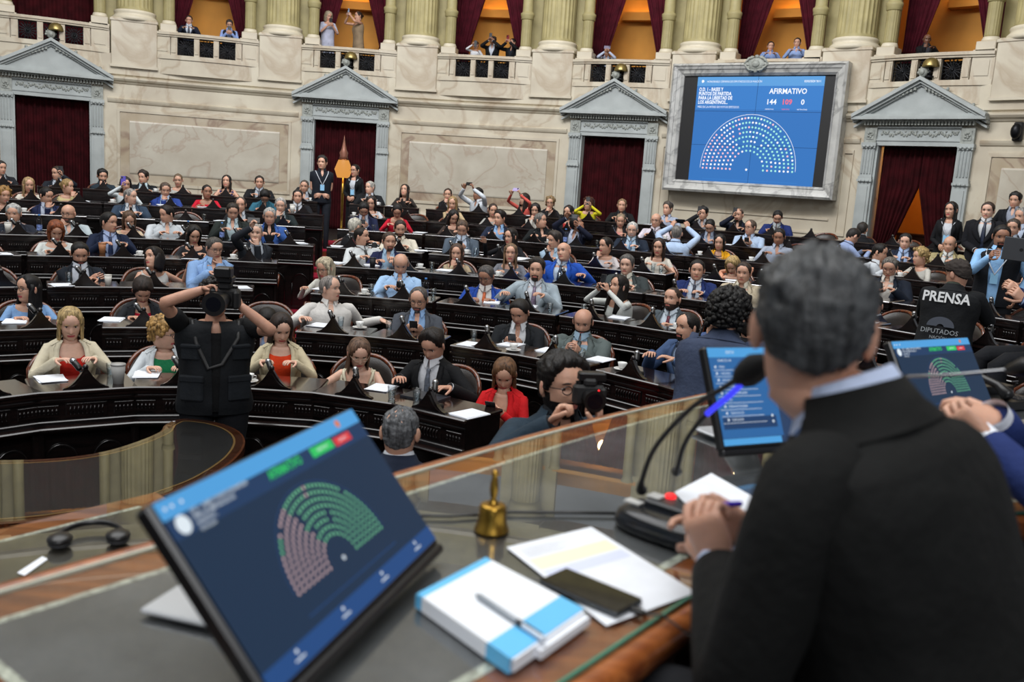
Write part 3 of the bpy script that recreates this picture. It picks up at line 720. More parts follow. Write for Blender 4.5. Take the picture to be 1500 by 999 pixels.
class Person:
    def __init__(s, core, head, floor, f, o):
        # head: world position of the head centre; f: facing direction of the body (unit, horizontal); o: options
        s.o = o; g = o.get
        fem = s.fem = 1 if g('f') else 0
        s.lod = o.get('lod', 1); lod = s.lod
        psi = atan2(-f.x, f.y); s.psi = psi
        seated = not g('st'); lean = radians(float(g('L', 8 if seated else 2))); sl = radians(float(g('ll', 0)))
        k = float(g('k', 1.0))*(.94 if fem else 1.0); W = float(g('w', 1.0))*(.88 if fem else 1.0)
        hz = head.z-floor
        Ls = .53*k; pz = .52 if seated else .95*k
        nod0 = .138*k*float(g('nk', 1))
        ux, uy, uz = sin(sl), sin(lean), cos(lean)*cos(sl)
        need = hz-(Ls*uz+nod0*.97); lo, hi = (.40, .66) if seated else (.80, 1.12)
        if need < lo or need > hi:
            t = max(lo, min(hi, need)); Ls2 = (hz-t-nod0*.97)/max(.3, uz); Ls = max(Ls*.80, min(Ls*1.18, Ls2)); need = hz-(Ls*uz+nod0*.97)
        pz = need
        P = V3((0, 0, pz)); s.P = P
        N = P+V3((ux, uy, uz))*Ls
        H = N+V3((ux*.9, uy*1.0+.02, uz)).normalized()*nod0+V3((0, float(g('fwd', 0)), 0))
        R = Matrix.Rotation(psi, 3, 'Z'); off = R @ V3((H.x, H.y, 0))
        s.root = empty('person', (head.x-off.x, head.y-off.y, floor), psi, label=core, cat='person', group=None)
        s.N = N; s.H = H; s.Ls = Ls; s.k = k; s.W = W; s.R = R; s.seated = seated
        s.fr = (V3((1, 0, 0)), V3((0, cos(lean), -sin(lean))), V3((ux, uy, uz)).normalized())
        X, F, U = s.fr
        # head orientation: look = camera-relative angle of gaze (degrees, + = photo right)
        lk = g('look')
        if lk is not None:
            u = V3((head.x, head.y, 0)).normalized(); q = radians(float(lk)); hd = -u*cos(q)+V3((u.y, -u.x, 0))*sin(q)
            hy = atan2(-hd.x, hd.y)-psi; hy = (hy+pi) % (2*pi)-pi; hy = max(-1.5, min(1.5, hy))
        else: hy = 0
        nod = radians(float(g('n', 4))); tilt = radians(float(g('tl', 0)))
        HR = Matrix.Rotation(hy, 3, 'Z') @ Matrix.Rotation(-nod, 3, 'X') @ Matrix.Rotation(tilt, 3, 'Y')
        s.HR = HR; hk = k*float(g('hk', 1.01))*(1.03 if fem else 1.0); s.hk = hk
        ski = int(g('sk', 4)); style = g('h', 'short'); beard = int(g('B', 0)); hc = g('hc', '1c1512')
        B = MB(); hm = head_mesh(lod, fem, beard)
        B.v = [tuple(H+HR @ (V3(v)*hk)) for v in hm.v]; B.f = list(hm.f); B.mi = list(hm.mi); B.sm = list(hm.sm)
        nb = H+HR @ (V3((0, -.022, -.085))*hk); nr = .047*k if fem else .056*k
        B.tube([N-U*.06-F*.0, N+U*.0, N*.4+nb*.6, nb, nb+HR @ V3((0, 0, .05))], [nr*1.35, nr*1.15, nr*1.0, nr, nr*.9], (8, 14, 24)[lod], 0)
        # torso and legs of the body itself, under the clothes
        sk_rows = s.rows(.86, [0, .2, .45, .7, .84, .92, .97], (10, 16, 28)[lod]); 
        B.grid(sk_rows, True, 0, True, True)
        # arms
        sw = (.168 if not fem else .158)*W*k if True else .17
        s.sh = {sd: N-U*.060*k*1.0+X*(sd*sw)+F*.0 for sd in (-1, 1)}
        arms = g('a', 'dd'); ja = MB(); sleeve = g('sl', 'long'); jk = g('j'); s.wr = {}; s.hd = {}
        ra = (.060, .056, .049, .045, .040) if jk else (.053, .049, .043, .039, .033)
        if g('v'): ra = (.053, .049, .043, .039, .033)
        ra = [r*(.86 if fem else 1)*W*k for r in ra]; rb = [r*k*(.84 if fem else 1) for r in (.046, .043, .037, .034, .026)]
        ns = (8, 12, 22)[lod]
        for sd, code in ((1, arms[0]), (-1, arms[1])):     # first letter: own right arm (local +x), second: own left
            S = s.sh[sd]; up_ = .285*k; fo = .255*k; pole = V3((sd*.6, -.5, -.6)); c = V3((N.x, N.y, 0)); hzv = N.z
            Hc = H
            D = dict(
                d=((sd*.13, .28, -.10), (-sd*.5, .8, -.1), (0, 0, -1), .35), l=((sd*.10, .26, -.34), (-sd*.5, .8, -.2), (0, 0, -1), .4),
                p=((sd*.07, .27, .10), (-sd*.25, .25, 1), (-sd, .2, 0), .75), q=((sd*.07, .25, -.13), (-sd*.5, .75, .5), (-sd*.7, .1, .6), .7),
                c=((sd*.05, .17, -.02), (-sd*.25, -.2, 1), (-sd*.2, -1, 0), .9), F=((sd*.07, .20, -.42), (-sd*.7, .6, -.4), (-sd*.3, -1, 0), .5),
                S=((sd*.23, .04, -.50), (0, .1, -1), (-sd, 0, 0), .4), o=((sd*.50, .02, -.16), (sd*.5, .6, -.6), (0, 0, -1), .4),
                w=((sd*.30, .26, -.11), (-sd*.3, .9, -.1), (0, 0, -1), .3), u=((sd*.12, .30, .22), (-sd*.3, .1, 1), (-sd*.5, .6, 0), .8),
                k=((sd*.10, .17, .10), (-sd*.6, .4, .7), (-sd*.7, -.3, .2), .9), x=((-sd*.08, .24, -.11), (-sd*1, .3, .1), (0, -1, -.2), .4),
                t=((sd*.16, .22, -.30), (-sd*.3, .9, .3), (0, .2, 1), .5), e=((sd*.08, .05, .12), (-sd*.2, -.1, 1), (-sd, 0, 0), .6), z=((sd*.06, .32, -.08), (-sd*.3, .8, .5), (-sd, 0, .2), .5),
                r=((sd*.38, .05, .02), (sd*.5, .2, .8), (0, 1, 0), .25), b=((-sd*.02, .10, -.44), (-sd, .2, -.2), (0, -1, 0), .5))
            if 'T'+('R' if sd > 0 else 'L') in o:
                tx, dx, nx, cu = o['T'+('R' if sd > 0 else 'L')][:4]; Ri = R.transposed(); T = Ri @ (V3(tx)-s.root.location); dx = Ri @ V3(dx); nx = Ri @ V3(nx)
            else:
                tx, dx, nx, cu = D[code]; T = V3((N.x+tx[0]*k, N.y+tx[1]*k, N.z+tx[2]*k))
                if code in 'ce': T = H+HR @ V3((sd*(.035 if code == 'c' else .09), .10 if code == 'c' else .0, -.155 if code == 'c' else -.10))
            if 'pole'+('R' if sd > 0 else 'L') in o: pole = V3(o['pole'+('R' if sd > 0 else 'L')])
            E, T = ik(S, T, up_, fo, pole); s.wr[sd] = T; ud = (E-S).normalized(); fd = (T-E).normalized()
            hd_ = V3(dx).normalized(); s.hd[sd] = hd_
            if code not in 'pckqezu' and 'T'+('R' if sd > 0 else 'L') not in o: hd_ = (hd_*.6+fd*.6).normalized()
            pts = [S-X*(sd*.055)+U*.005, S, S+(E-S)*.5, E-ud*.035, E+fd*.012, E+fd*.06, E+(T-E)*.6, T]
            def arm(bb, R_, upto, mi=0, pts=pts, E=E, T=T):
                rr = [R_[0]*.85, R_[0], R_[1], R_[2]*1.02, R_[2]*1.0, R_[2]*.97, R_[3], R_[4]]
                n_ = {'long': 8, 'short': 3, 'elbow': 5}[upto]; pp = pts[:n_]; rr = rr[:n_]
                if upto == 'long': pp = pp[:-1]+[E+(T-E)*.97]
                # densify
                qq = []; r2 = []
                for i in range(len(pp)-1):
                    m = 2 if lod else 1
                    for j in range(m): qq.append(pp[i].lerp(pp[i+1], j/m)); r2.append((rr[i]*(1-j/m)+rr[i+1]*j/m)*(1+(.05*noise.noise(pp[i]*9+V3((j*3, sd, 1))) if R_ is ra else 0)))
                qq.append(pp[-1]); r2.append(rr[-1]); bb.tube(qq, r2, ns, mi)
            arm(B, rb, 'long'); 
            if g('j') and not g('v'): arm(ja, ra, 'long')
            elif sleeve != 'none': s_arm = True
            hand(B, T, hd_, V3(nx), sd, o.get('curl'+('R' if sd > 0 else 'L'), cu), lod, 0, .98*k*(.92 if fem else 1.0))
            s.__dict__.setdefault('armpts', {})[sd] = (pts, E, T, arm)
        # shirt / top
        top = g('s') or g('tp') or 'd8dbe0'; sleeved = sleeve if not (g('j') and not g('v')) else None
        tb = MB()
        deep = float(g('neck', .0)); sc = .93 if g('j') else 1.0
        n = (14, 22, 44)[lod]; nr_ = (8, 12, 24)[lod]
        if g('tp') or deep:                                       # round or low neckline
            rows = []
            for i in range(nr_+1):
                t = i/nr_; row = []
                for j in range(n):
                    a = 2*pi*j/n; c = cos(a); ff = max(0, c)**2
                    sm_ = .97-(.10+deep)*ff if not g('tank') else (.88-.02*abs(c) if abs(sin(a)) < .8 else .985)-deep*ff
                    row.append(s.tp(-.12+(sm_+.12)*t, a, sc))
                rows.append(row)
            tb.grid(rows, True, 0, False, False)
            if g('tank'):
                for sd in (-1, 1): tb.tube([s.tp(.82, sd*.55, sc*1.02), s.tp(.93, sd*.8, sc*1.03), s.tp(.965, sd*1.3, sc*1.03), s.tp(.9, sd*2.3, sc*1.03)], .012, 6)
        else:
            rows = [s.rows(sc, [s_], n)[0] for s_ in [-.12, 0, .15, .3, .45, .6, .72, .8, .87, .93, .97, .995]]
            tb.grid(rows, True, 0, False, False)
            # collar
            opn = .05 if g('t') else .34
            for sgn in (-1, 1):
                cr = []; nn = 8 if lod < 2 else 16
                for i in range(nn+1):
                    q = i/nn; a = opn+(pi-opn)*q; dr = X*sin(sgn*a)+F*cos(a)
                    lo_ = N-U*.02+dr*nr*1.28; hi_ = N+U*(.040+.012*q+(.010 if g('j') else 0))+dr*nr*1.16
                    o_ = N+U*(.012-.030*max(0, 1-q*4))+dr*nr*(1.46+.25*max(0, 1-q*4))+X*(sgn*.010*max(0, 1-q*5))
                    cr.append([lo_, hi_, hi_+(o_-hi_)*.12+U*.003, o_])
                tb.grid(cr, False, 0)
        for sd in (-1, 1):
            if sleeved and sleeved != 'none': s.armpts[sd][3](tb, ra, sleeved)
            if g('j') and not g('v') and not g('tp'):                      # shirt cuff
                pts, E, T, arm = s.armpts[sd]; fd = (T-E).normalized(); tb.tube([T-fd*.05, T+fd*float(g('cuff', .012))], [ra[4]*.88, ra[4]*.86], ns, 0, False)
        if g('t') is None and not g('tp') and not deep:
            B.grid([[s.tp(.80+.19*i/4, a, sc*1.005+.0) for a in (-.16*i/4, 0, .16*i/4)] for i in range(5)], False, 0)
        s.skinm = skin(ski)
        body = B.build('body', [skin(ski), lipm(ski, fem), hairm(hc), M_EYEW, M_IRIS], s.root)
        sname = 'shirt' if not g('tp') else 'top'
        so = tb.build(sname, cloth('cotton', top), s.root); s.shirt = so
        if g('pat'):
            pass
        if g('t'):
            tm = MB(); P0 = s.tp(.955, 0, sc)+F*.012
            L_ = [(.955, .010), (.93, .016), (.91, .012), (.8, .018), (.6, .024), (.42, .030), (.22, .036), (.18, .002)]
            rows = []
            for ss, w_ in L_:
                c = s.tp(ss, 0, sc)+F*(.010 if ss > .9 else .008); w_ *= 1.25
                rows.append([c-X*w_, c-X*w_*.5+F*.007, c+X*w_*.5+F*.007, c+X*w_, c+X*w_*.5-F*.003, c-X*w_*.5-F*.003])
            tm.grid(rows, True, 0, True, True); tm.build('tie', mat('tie_'+g('t'), g('t'), .5, var=.25, scale=40), s.root)
        if g('j') or g('v'):
            jcol = g('j') or g('v'); but = float(g('but', .42)); wide = float(g('wide', .055 if not fem else .06))
            zz = [-.16, -.08, 0, .1, .2, .3, but, .5, .58, .66, .73, .79, .84, .88, .92, .955, .98, 1.0, 1.03]
            if lod == 2: zz = sorted(set(zz+[x+.025 for x in zz[:-1]]))
            if g('v'): zz = [z for z in zz if z <= .98]
            def vo(ss): return .012 if ss <= but else .012+wide*smooth((ss-but)/.45)
            if g('open'): vo = lambda ss: float(g('open'))*(.6+.4*min(1, max(0, (ss+.1)/.7)))*(1 if ss < .9 else 1-(ss-.9)*3.2)
            n = (14, 22, 48)[lod]; rows = []
            for ss in zz:
                a0 = math.asin(min(.85, vo(ss)/(prof(ss)[0]*W)/(1 if ss < .93 else 1.0)))
                rows.append([s.tp(ss, a0+(2*pi-2*a0)*i/n, 1.04, .006, wr=1) for i in range(n+1)])
            ja.grid(rows, False, 0)
            if not g('v') or True:
                for sgn in (-1, 1):                                # lapels
                    lr = []
                    for ss in np.linspace(but, .995, 9 if lod < 2 else 16):
                        t = (ss-but)/(.995-but); a0 = math.asin(min(.8, vo(ss)/(prof(ss)[0]*W))); wd = .075*sin(pi*min(1, t*1.05))**.7 if t < .78 else .045+.02*(1-t)
                        if abs(t-.78) < .05: wd *= .65
                        wd = max(.004, wd); da = wd/prof(ss)[0]
                        lr.append([s.tp(ss, sgn*(a0-.01), 1.04, .008), s.tp(ss, sgn*(a0-.02), 1.04, .017), s.tp(ss, sgn*(a0+da*.5), 1.04, .020), s.tp(ss, sgn*(a0+da), 1.04, .015), s.tp(ss, sgn*(a0+da+.01), 1.04, .005)])
                    if not g('v'): ja.grid(lr, False, 0)
            if not g('v'):
                cr = []
                for i in range(13 if lod < 2 else 25):              # folded collar round the back of the neck
                    a = radians(62+236*i/(12 if lod < 2 else 24)); lo_ = s.tp(.955, a, 1.04, .012); m_ = s.tp(1.01, a, 1.04, .012); hi_ = N+U*.042*k+(X*sin(a)*nr*1.36+F*cos(a)*nr*1.36); inn = hi_-(X*sin(a)+F*cos(a))*.012-U*.02
                    cr.append([lo_, m_, hi_, inn])
                ja.grid(cr, False, 0)
            s.jacket = ja.build('vest' if g('v') else ('cardigan' if g('cardigan') else 'jacket'), cloth('wool', jcol), s.root)
        # trousers and shoes
        tc_ = g('tr', '15171c'); q = MB(); shoe = MB(); kk = k
        hips = [P+X*0+V3((0, 0, 0))]
        q.tube([P+V3((0, 0, .14)), P+V3((0, .0, .03)), P+V3((0, .02, -.05))], [.155*W, .165*W, .13*W], (8, 12, 20)[lod], 0, flat=.78, fdir=(0, 1, 0))
        for sd in (-1, 1):
            hp = P+V3((sd*.095*W, 0, -.0))
            if seated:
                kn = V3((sd*(.13 if not fem else .08), .44*kk, pz-.01+.02)); an_ = V3((sd*.12, .42*kk, .09)); 
                q.tube([hp, hp.lerp(kn, .5), kn-V3((0, .04, 0)), kn+V3((0, .015, -.03)), kn.lerp(an_, .25), kn.lerp(an_, .6), an_], [.092*W, .082*W, .067, .062, .060, .054, .046], ns, 0)
            else:
                kn = V3((sd*.10, .02, pz*.52)); an_ = V3((sd*.11, -.02, .09))
                q.tube([hp, hp.lerp(kn, .4), kn, kn.lerp(an_, .4), an_], [.098*W, .088*W, .065, .060, .048], ns, 0)
            if lod or True:
                shoe.tube([an_+V3((0, -.02, -.035)), an_+V3((0, .05, -.045)), an_+V3((0, .13, -.060)), an_+V3((0, .19, -.065))], [.042, .040, .036, .026], ns, 0, flat=.8, fdir=(0, 0, 1))
        q.build('trousers', cloth('cotton', tc_), s.root); shoe.build('shoes', M_BLACK, s.root)
        if style != 'bald':
            hb = MB(); NAPE[0] = float(g('nape', 0)); hair_shell(hb, style, lod, fem, len(core)*1.7, float(g('vol', 1.0))); hb.v = [tuple(H+HR @ (V3(v)*hk)) for v in hb.v]
            nm = 'hair' if style != 'cap' else 'cap'
            s.hair = hb.build(nm, hairm(hc) if style != 'cap' else cloth('cotton', g('cc', '2a2622')), s.root)
        if g('g'):
            gb = MB(); 
            for sx in (-1, 1):
                c = V3((sx*.032, .097, -.001)); gb.tube([c+V3((.021*cos(t), -.003*abs(cos(t)), .016*sin(t))) for t in [2*pi*i/12 for i in range(13)]], .0022, 4)
                gb.tube([V3((sx*.053, .092, .004)), V3((sx*.075, .05, .004)), V3((sx*.080, -.02, .0))], .0018, 4)
            gb.tube([V3((-.011, .099, .003)), V3((.011, .099, .003))], .002, 4)
            gb.v = [tuple(H+HR @ (V3(v)*hk)) for v in gb.v]; gb.build('glasses', mat('glasses_'+str(g('g')), '141210' if g('g') == 1 else str(g('g')), .3, var=0), s.root)
        if g('lan'):
            lb = MB()
            for sd in (-1, 1): lb.tube([s.tp(.985, sd*1.5, 1.05, .01), s.tp(.9, sd*.5, 1.05, .012), s.tp(.7, sd*.2, 1.05, .014), s.tp(.5, 0, 1.05, .016)], .007, 4)
            lb.build('lanyard', mat('lanyard_strap', 'c9ced6', .7, var=0), s.root)
            c = s.tp(.42, 0, 1.05, .02); lb = MB(); lb.box(c, (.075, .006, .11)); lb.build('badge', mat('pale_blue_badge', '8fc3e6', .5, var=0), s.root)
    def tp(s, ss, a, sc=1.0, off=0.0, wr=0):
        hw, df, db = prof(ss); k = s.k; W = s.W; X, F, U = s.fr
        bl = max(0, min(1, (.6-ss)/.6))                               # the lower back follows the hips, the upper part the lean
        C = s.P+(s.N-s.P)*ss; 
        if ss < .25: Fv = (F*(ss+.16)+V3((0, 1, 0))*(.25-ss)).normalized() if ss > -.16 else V3((0, 1, 0))
        else: Fv = F
        c = cos(a); sn = sin(a); x = math.copysign(abs(sn)**.86, sn); y = math.copysign(abs(c)**.86, c)
        bust = 0
        if s.fem and c > 0 and .5 < ss < .85: bust = .030*sin(pi*(ss-.5)/.35)*math.exp(-((abs(x)-.42)/.35)**2)
        belly = float(s.o.get('belly', 0))*max(0, c)*max(0, 1-abs(ss-.3)/.4)
        kk = sc*(W if ss < .93 else 1)*k
        if wr: off += .006*noise.noise(V3((x*3, y*3, ss*6+s.P.z*9)))+.004*noise.noise(V3((x*7, y*7, ss*14)))
        p = C+X*(hw*kk*x)+Fv*((df if y > 0 else db)*kk*y+bust+belly)
        if off: p += (X*x+Fv*y)*off
        return p
    def rows(s, sc, ss, n): return [[s.tp(q, 2*pi*j/n, sc) for j in range(n)] for q in ss]
    def world(s, p): return s.R @ V3(p)+s.root.location
PHONE = {}
def phone(loc, rotm, label, col='101114', case=None, scale=1.0, cat='phone'):
    b = MB(); b.box((0, 0, 0), (.074*scale, .009*scale, .152*scale), 0, None, .004); b.box((0, .0048*scale, 0), (.068*scale, .001, .144*scale), 1)
    b.box((-.018*scale, -.006*scale, .05*scale), (.028*scale, .003, .028*scale), 2)
    o = b.build('phone', [mat('phone_case_'+(case or col), case or col, .4, var=0), mat('phone_glass', '0b0d12', .08, var=0), M_BLACK]); o.matrix_world = Matrix.Translation(loc) @ rotm.to_4x4()
    return tag(o, label, cat)
# ------------------------------------------------------------------ desks and armchairs of the chamber
def make_desk(near):
    r = empty('legislator_desk')
    w_ = .66; H = .90
    b = MB(); b.box((0, -.02, H-.015), (w_, .46, .03), ch=.008); b.box((0, -.02, H-.04), (w_-.03, .43, .02)); b.build('worktop', M_DARK2, r)
    b = MB(); b.box((0, .18, H-.145), (w_-.02, .025, .19)); b.box((0, .197, H-.07), (w_-.01, .02, .015)); b.box((0, .197, H-.215), (w_-.01, .03, .022), ch=.006)
    for sx in (-1, 1):
        b.box((sx*.235, .196, H-.14), (.13, .012, .085), ch=.004)
        if near:
            for k in range(5): b.ell((sx*.235-.05+k*.025, .204, H-.14), (.011, .006, .018), 6)
    b.box((0, .196, H-.14), (.26, .014, .10), ch=.004)
    if near:
        for k in range(9): b.tube([(-.10+k*.025, .205, H-.165), (-.094+k*.025, .211, H-.14), (-.10+k*.025, .205, H-.115)], .006, 5)
    b.build('carved_front', M_DARK, r)
    b = MB(); b.box((0, .225, H-.245), (w_+.01, .11, .022), ch=.008); b.box((0, .21, H-.265), (w_-.02, .07, .02)); b.build('ledge', M_DARK2, r)
    b = MB(); b.box((0, .12, .32), (w_-.03, .02, .62))
    for sx in (-1, 1):
        n = 12; pr = [(sx*.155+.105*cos(pi*i/n), .38+.13*sin(pi*i/n)) for i in range(n+1)]
        b.tube([(x, .135, z) for x, z in pr]+[(pr[-1][0], .135, .06)], .011, 6); b.tube([(pr[0][0], .135, .38), (pr[0][0], .135, .06)], .011, 6)
    b.box((0, .13, .03), (w_-.02, .04, .06)); b.build('arched_panel', M_DARK, r)
    for sx in (-1, 1):
        b = MB()
        b.box((sx*(w_/2-.02), -.02, .45), (.03, .40, .86)); b.box((sx*(w_/2-.02), .19, .35), (.045, .05, .60), ch=.01); b.box((sx*(w_/2-.02), -.02, .03), (.05, .42, .06), ch=.01); b.build('side_panel', M_DARK, r)
    # gable crest: concave sides rising to a knob
    b = MB(); n = 9; L = [(.125*(1-i/n)**1.0, .010+.125*(i/n)**1.8) for i in range(n+1)]
    pl = [(.145, 0)]+[(x+.012, z) for x, z in L]+[(-x-.012, z) for x, z in L[::-1]]+[(-.145, 0)]
    b.prism(pl, .150, .185, 0, lambda x, y, z: (x, z, H+y)); b.prism([(x*.72, y*.72+.012) for x, y in pl], .185, .196, 0, lambda x, y, z: (x, z, H+y))
    b.ell((0, .165, H+.145), (.020, .018, .022), 8)
    b.build('gable_crest', M_DARK, r)
    if near:
        b = MB(); b.box((0, .11, H+.02), (.11, .075, .04), ch=.008); b.tube([(.0, .10, H+.04), (.012, .10, H+.085), (.03, .075, H+.125)], .009, 7, 0)
        b.tube([(.025, .085, H+.118), (.055, .045, H+.160)], .021, 10, 0); b.tube([(.056, .044, H+.162), (.064, .034, H+.172)], [.024, .020], 10, 1); b.build('microphone', [M_BLACK, M_SILVER], r)
    return r
def make_chair():
    r = empty('armchair')
    b = MB(); b.box((0, .02, .425), (.48, .44, .07), ch=.03); b.build('seat', M_LEATHER, r)
    def back(u, t, off=0): # u -1..1, t 0..1
        a = u*1.02; R = .30+off; zt = .95-.12*abs(u)**2.5
        z = .50+(zt-.50)*t; return V3((R*sin(a), -.0-(R*cos(a))+.06-.06*t*(1), z))
    b = MB(); n = 14; rows = []
    for j in range(7):
        t = j/6; o = [back(-1+2*i/n, t, .012) for i in range(n+1)]; q = [back(-1+2*i/n, t, -.018-.015*sin(pi*t)) for i in range(n+1)]
        rows.append(o+q[::-1])
    b.grid(rows, True, 0, True, True); b.build('backrest', M_LEATHER, r)
    b = MB(); pts = [back(-1, 0), back(-1, .5), back(-1, .9)]+[back(-1+2*i/n, 1.03) for i in range(n+1)]+[back(1, .9), back(1, .5), back(1, 0)]
    b.tube(pts, .019, 7); b.tube([back(-1+2*i/n, -.04) for i in range(n+1)], .017, 7); b.build('back_frame', M_CHAIRW, r)
    for sx in (-1, 1):
        b = MB(); p = back(sx, .42); b.tube([p, p+V3((sx*.015, .12, .0)), V3((sx*.285, .17, .66)), V3((sx*.28, .20, .60)), V3((sx*.25, .18, .45))], [.018, .020, .021, .018, .016], 8); b.build('armrest', M_CHAIRW, r)
    for sx in (-1, 1):
        for y in (-.17, .20):
            b = MB(); b.tube([(sx*.20, y, .40), (sx*.205, y*1.05, .2), (sx*.215, y*1.15, .012)], [.024, .019, .014], 7); b.build('leg', M_CHAIRW, r)
    return r
desk0 = make_desk(True); desk1 = make_desk(False); chair0 = make_chair(); used = {}
def put(proto, loc, rz, label, cat, group=None):
    if proto.name in used: o = copy_tree(proto)
    else: o = proto; used[proto.name] = 1
    o.location = loc; o.rotation_euler = (0, 0, rz); tag(o, label, cat, group)
    return o
def facing(loc, tgt): return atan2(-(tgt.x-loc.x), tgt.y-loc.y)
# ---- who sits where.  x, y: head centre in the photograph.
PEOPLE = []
def S(ring, txt):
    for l in txt.strip().split('\n'):
        a, core, *o = [q.strip() for q in l.split('|')]; x, y = map(float, a.split(','))
        d = dict(t.split('=', 1) if '=' in t else (t, 1) for t in (o[0].split() if o else []))
        PEOPLE.append((ring, x, y, core, d))
S(1, '''
103,474|person with long blonde hair in cream blazer over red top|f j=cfc6ae tp=c8281e deep=1 neck=.10 open=.075 h=long hc=b89d6b n=16 look=4 sk=0 a=dd w=1.08 tr=15171c
241,488|person with curly blonde hair in white jacket over green top|f j=ccd3d8 tp=1f7d50 open=.07 h=curly hc=b08a52 look=62 n=8 sk=0 g=1 a=dd vol=.9
412,481|person with dark hair in beige jacket over orange top|f j=c7bb9d tp=e2431c neck=.03 open=.075 h=long hc=2a1c16 look=12 n=26 sk=0 a=dd
526,517|person in white tank top and clear glasses with brown hair|f tp=d4cdb5 neck=.06 tank=1 sl=none h=long hc=6b5140 look=10 n=26 g=b9a58f sk=0 a=wd L=14
634,506|person in black suit and grey tie reading papers|j=101114 s=c9ccd2 t=6b7380 h=quiff hc=1d1511 look=-28 n=26 a=dw body=-30 L=12 sk=1
739,548|person with long hair in bright red blazer holding phone|f j=c4161c tp=b98368 neck=.10 open=.05 h=long hc=6a4a30 look=-4 n=32 a=qq w=1.05
''')
S(2, '''
391,468|person in blue and white jersey bending down|s=8ea3c6 h=short hc=15110f look=10 n=46 a=ll L=18
41,423|person in light blue blouse with straight black hair|f tp=7fa3cf sl=long h=long hc=0e0c0f look=-52 n=-2 a=dd g=1
209,425|person in charcoal blazer over crimson top looking down|f j=23262b tp=b4142f neck=.02 open=.06 h=wavy hc=2d211b look=6 n=42 a=dd vol=1.2 L=16
484,423|grey-haired person in white shirt turning sideways, elbow on chair|s=d5d2ce h=recede hc=8c8580 look=58 n=-4 a=wo body=10 w=1.12 sk=0 L=4
613,439|person with glasses in grey suit over light blue shirt|j=4a4e56 s=8fb2dd h=recede hc=5b5450 g=1 B=1 look=-12 n=14 a=qq w=1.05 sk=4 belly=.04
761,457|person in dark suit and open white shirt typing on phone|j=1b1e22 s=d6dade h=short hc=17120f look=-22 n=26 a=qq L=14 w=1.06 sk=1
854,472|bearded bald person in loose grey suit and grey tie|j=56605f s=8aa2b4 t=2c3a40 h=ring hc=241d19 B=2 look=-8 n=18 a=zz w=1.22 belly=.08 sk=1 L=2
1006,479|person with dark beard in slate blue suit in profile|j=3d5276 s=8fa3c0 h=recede hc=1c1613 B=1 look=-48 n=0 a=dd body=-42 L=14 w=1.08
''')
S(3, '''
-12,402|person in yellow top at the left edge|f tp=c9c27a sl=none h=bob hc=3a2a20 look=20 n=4 a=dd
117,372|dark bearded person in navy suit and black tie looking down|j=1a2029 s=c3c8d2 t=111318 h=short hc=100d0c B=2 look=8 n=18 a=xd sk=1
225,378|person in white sleeveless top with one arm stretched out|f tp=c9c8c4 sl=none h=bob hc=1a1412 look=-50 n=-14 tl=14 a=dr body=15
314,364|person with glasses in pale blue suit, chin on fist|j=86a8d6 s=92b6e0 h=short hc=54504c g=1 look=26 n=10 a=dc ll=-8 L=8 w=1.12 body=20
476,392|white-haired person with glasses in white shirt leaning forward|s=d3d1c8 h=bob hc=c4b79c g=1 look=-40 n=16 a=dd body=-30 L=20 f
587,387|bald person in light blue shirt looking at phone|s=a5c6ea h=ring hc=8a817a look=2 n=26 a=dq w=1.1 sk=4
712,405|person in bright blue suit and orange tie looking down|j=1f4396 s=dcd6d2 t=d8652c h=short hc=55514f g=1 look=-22 n=22 a=dd w=1.08 sk=2
786,396|smiling person in light grey suit and striped tie|j=9aa7b0 s=cfd3db t=8a7a92 h=quiff hc=2e231b B=1 look=-10 n=-2 a=wd w=1.1 sk=4
906,420|person in white long-sleeved top filming with phone|f tp=cdd0cc neck=.04 h=long hc=1b1512 look=-52 n=-10 a=pp body=-40
985,438|bald bearded person in grey suit and maroon tie|j=4c555c s=cfdbe6 t=6e1d33 h=crop hc=3a2c24 B=2 look=-30 n=-6 a=dd body=-20 w=1.08 sk=4 vol=.2
''')
S(4, '''
82,338|auburn-haired person in wide white collared top looking down|f tp=cfd2cf h=bob hc=8c4a28 look=8 n=30 a=dd w=1.15
160,326|person in navy suit and blue tie looking to the right|j=16213a s=a9b9dd t=23345c h=short hc=14110f look=48 n=0 a=dd body=10
284,344|person in black and white top with long dark hair|f tp=26262a h=long hc=14100f look=14 n=24 a=dd
375,342|older person in dark suit pinching cheek|j=24282f s=b9c0c9 h=crop hc=9a938d look=-8 n=-4 a=uc sk=0 body=12
530,347|person in white shirt and black tie twisted to the right|s=ccd0d1 t=0f1012 h=crop hc=201813 B=1 look=66 n=-8 a=dw body=20 ll=10 L=4 w=1.08
570,354|person in navy blazer and pale blue shirt, trimmed beard|j=1d2447 s=a4c2dc h=short hc=4a3b30 B=1 look=14 n=2 a=dd
669,371|person with long brown hair, hand over mouth, beige top|f tp=a8977c h=long hc=4e382b look=-8 n=4 a=cd
748,371|person with long light brown hair in patterned blouse|f tp=6e7078 h=long hc=7c6248 look=-4 n=-2 a=dd w=1.1
826,369|laughing bald person in vivid blue suit and dark tie|j=1f4fae s=c3d3e6 t=16304c h=bald look=-30 n=-10 tl=12 a=ww w=1.18 ll=-6
918,388|smiling grey-haired person in dark grey suit|j=363d3e s=cfcdc0 t=2b3234 h=wavy hc=5f5c59 look=-16 n=2 a=dd w=1.15 ll=6 sk=0 vol=.7
1021,396|smiling person in navy suit and dark tie|j=1b2b5e s=c6cfdc t=17203c h=short hc=15110f look=0 n=0 a=dd w=1.1
1089,400|smiling person in beige jacket over cream shirt|j=b7ab94 s=d6d0be h=short hc=3a2b22 look=-12 n=2 a=dd w=1.12
''')
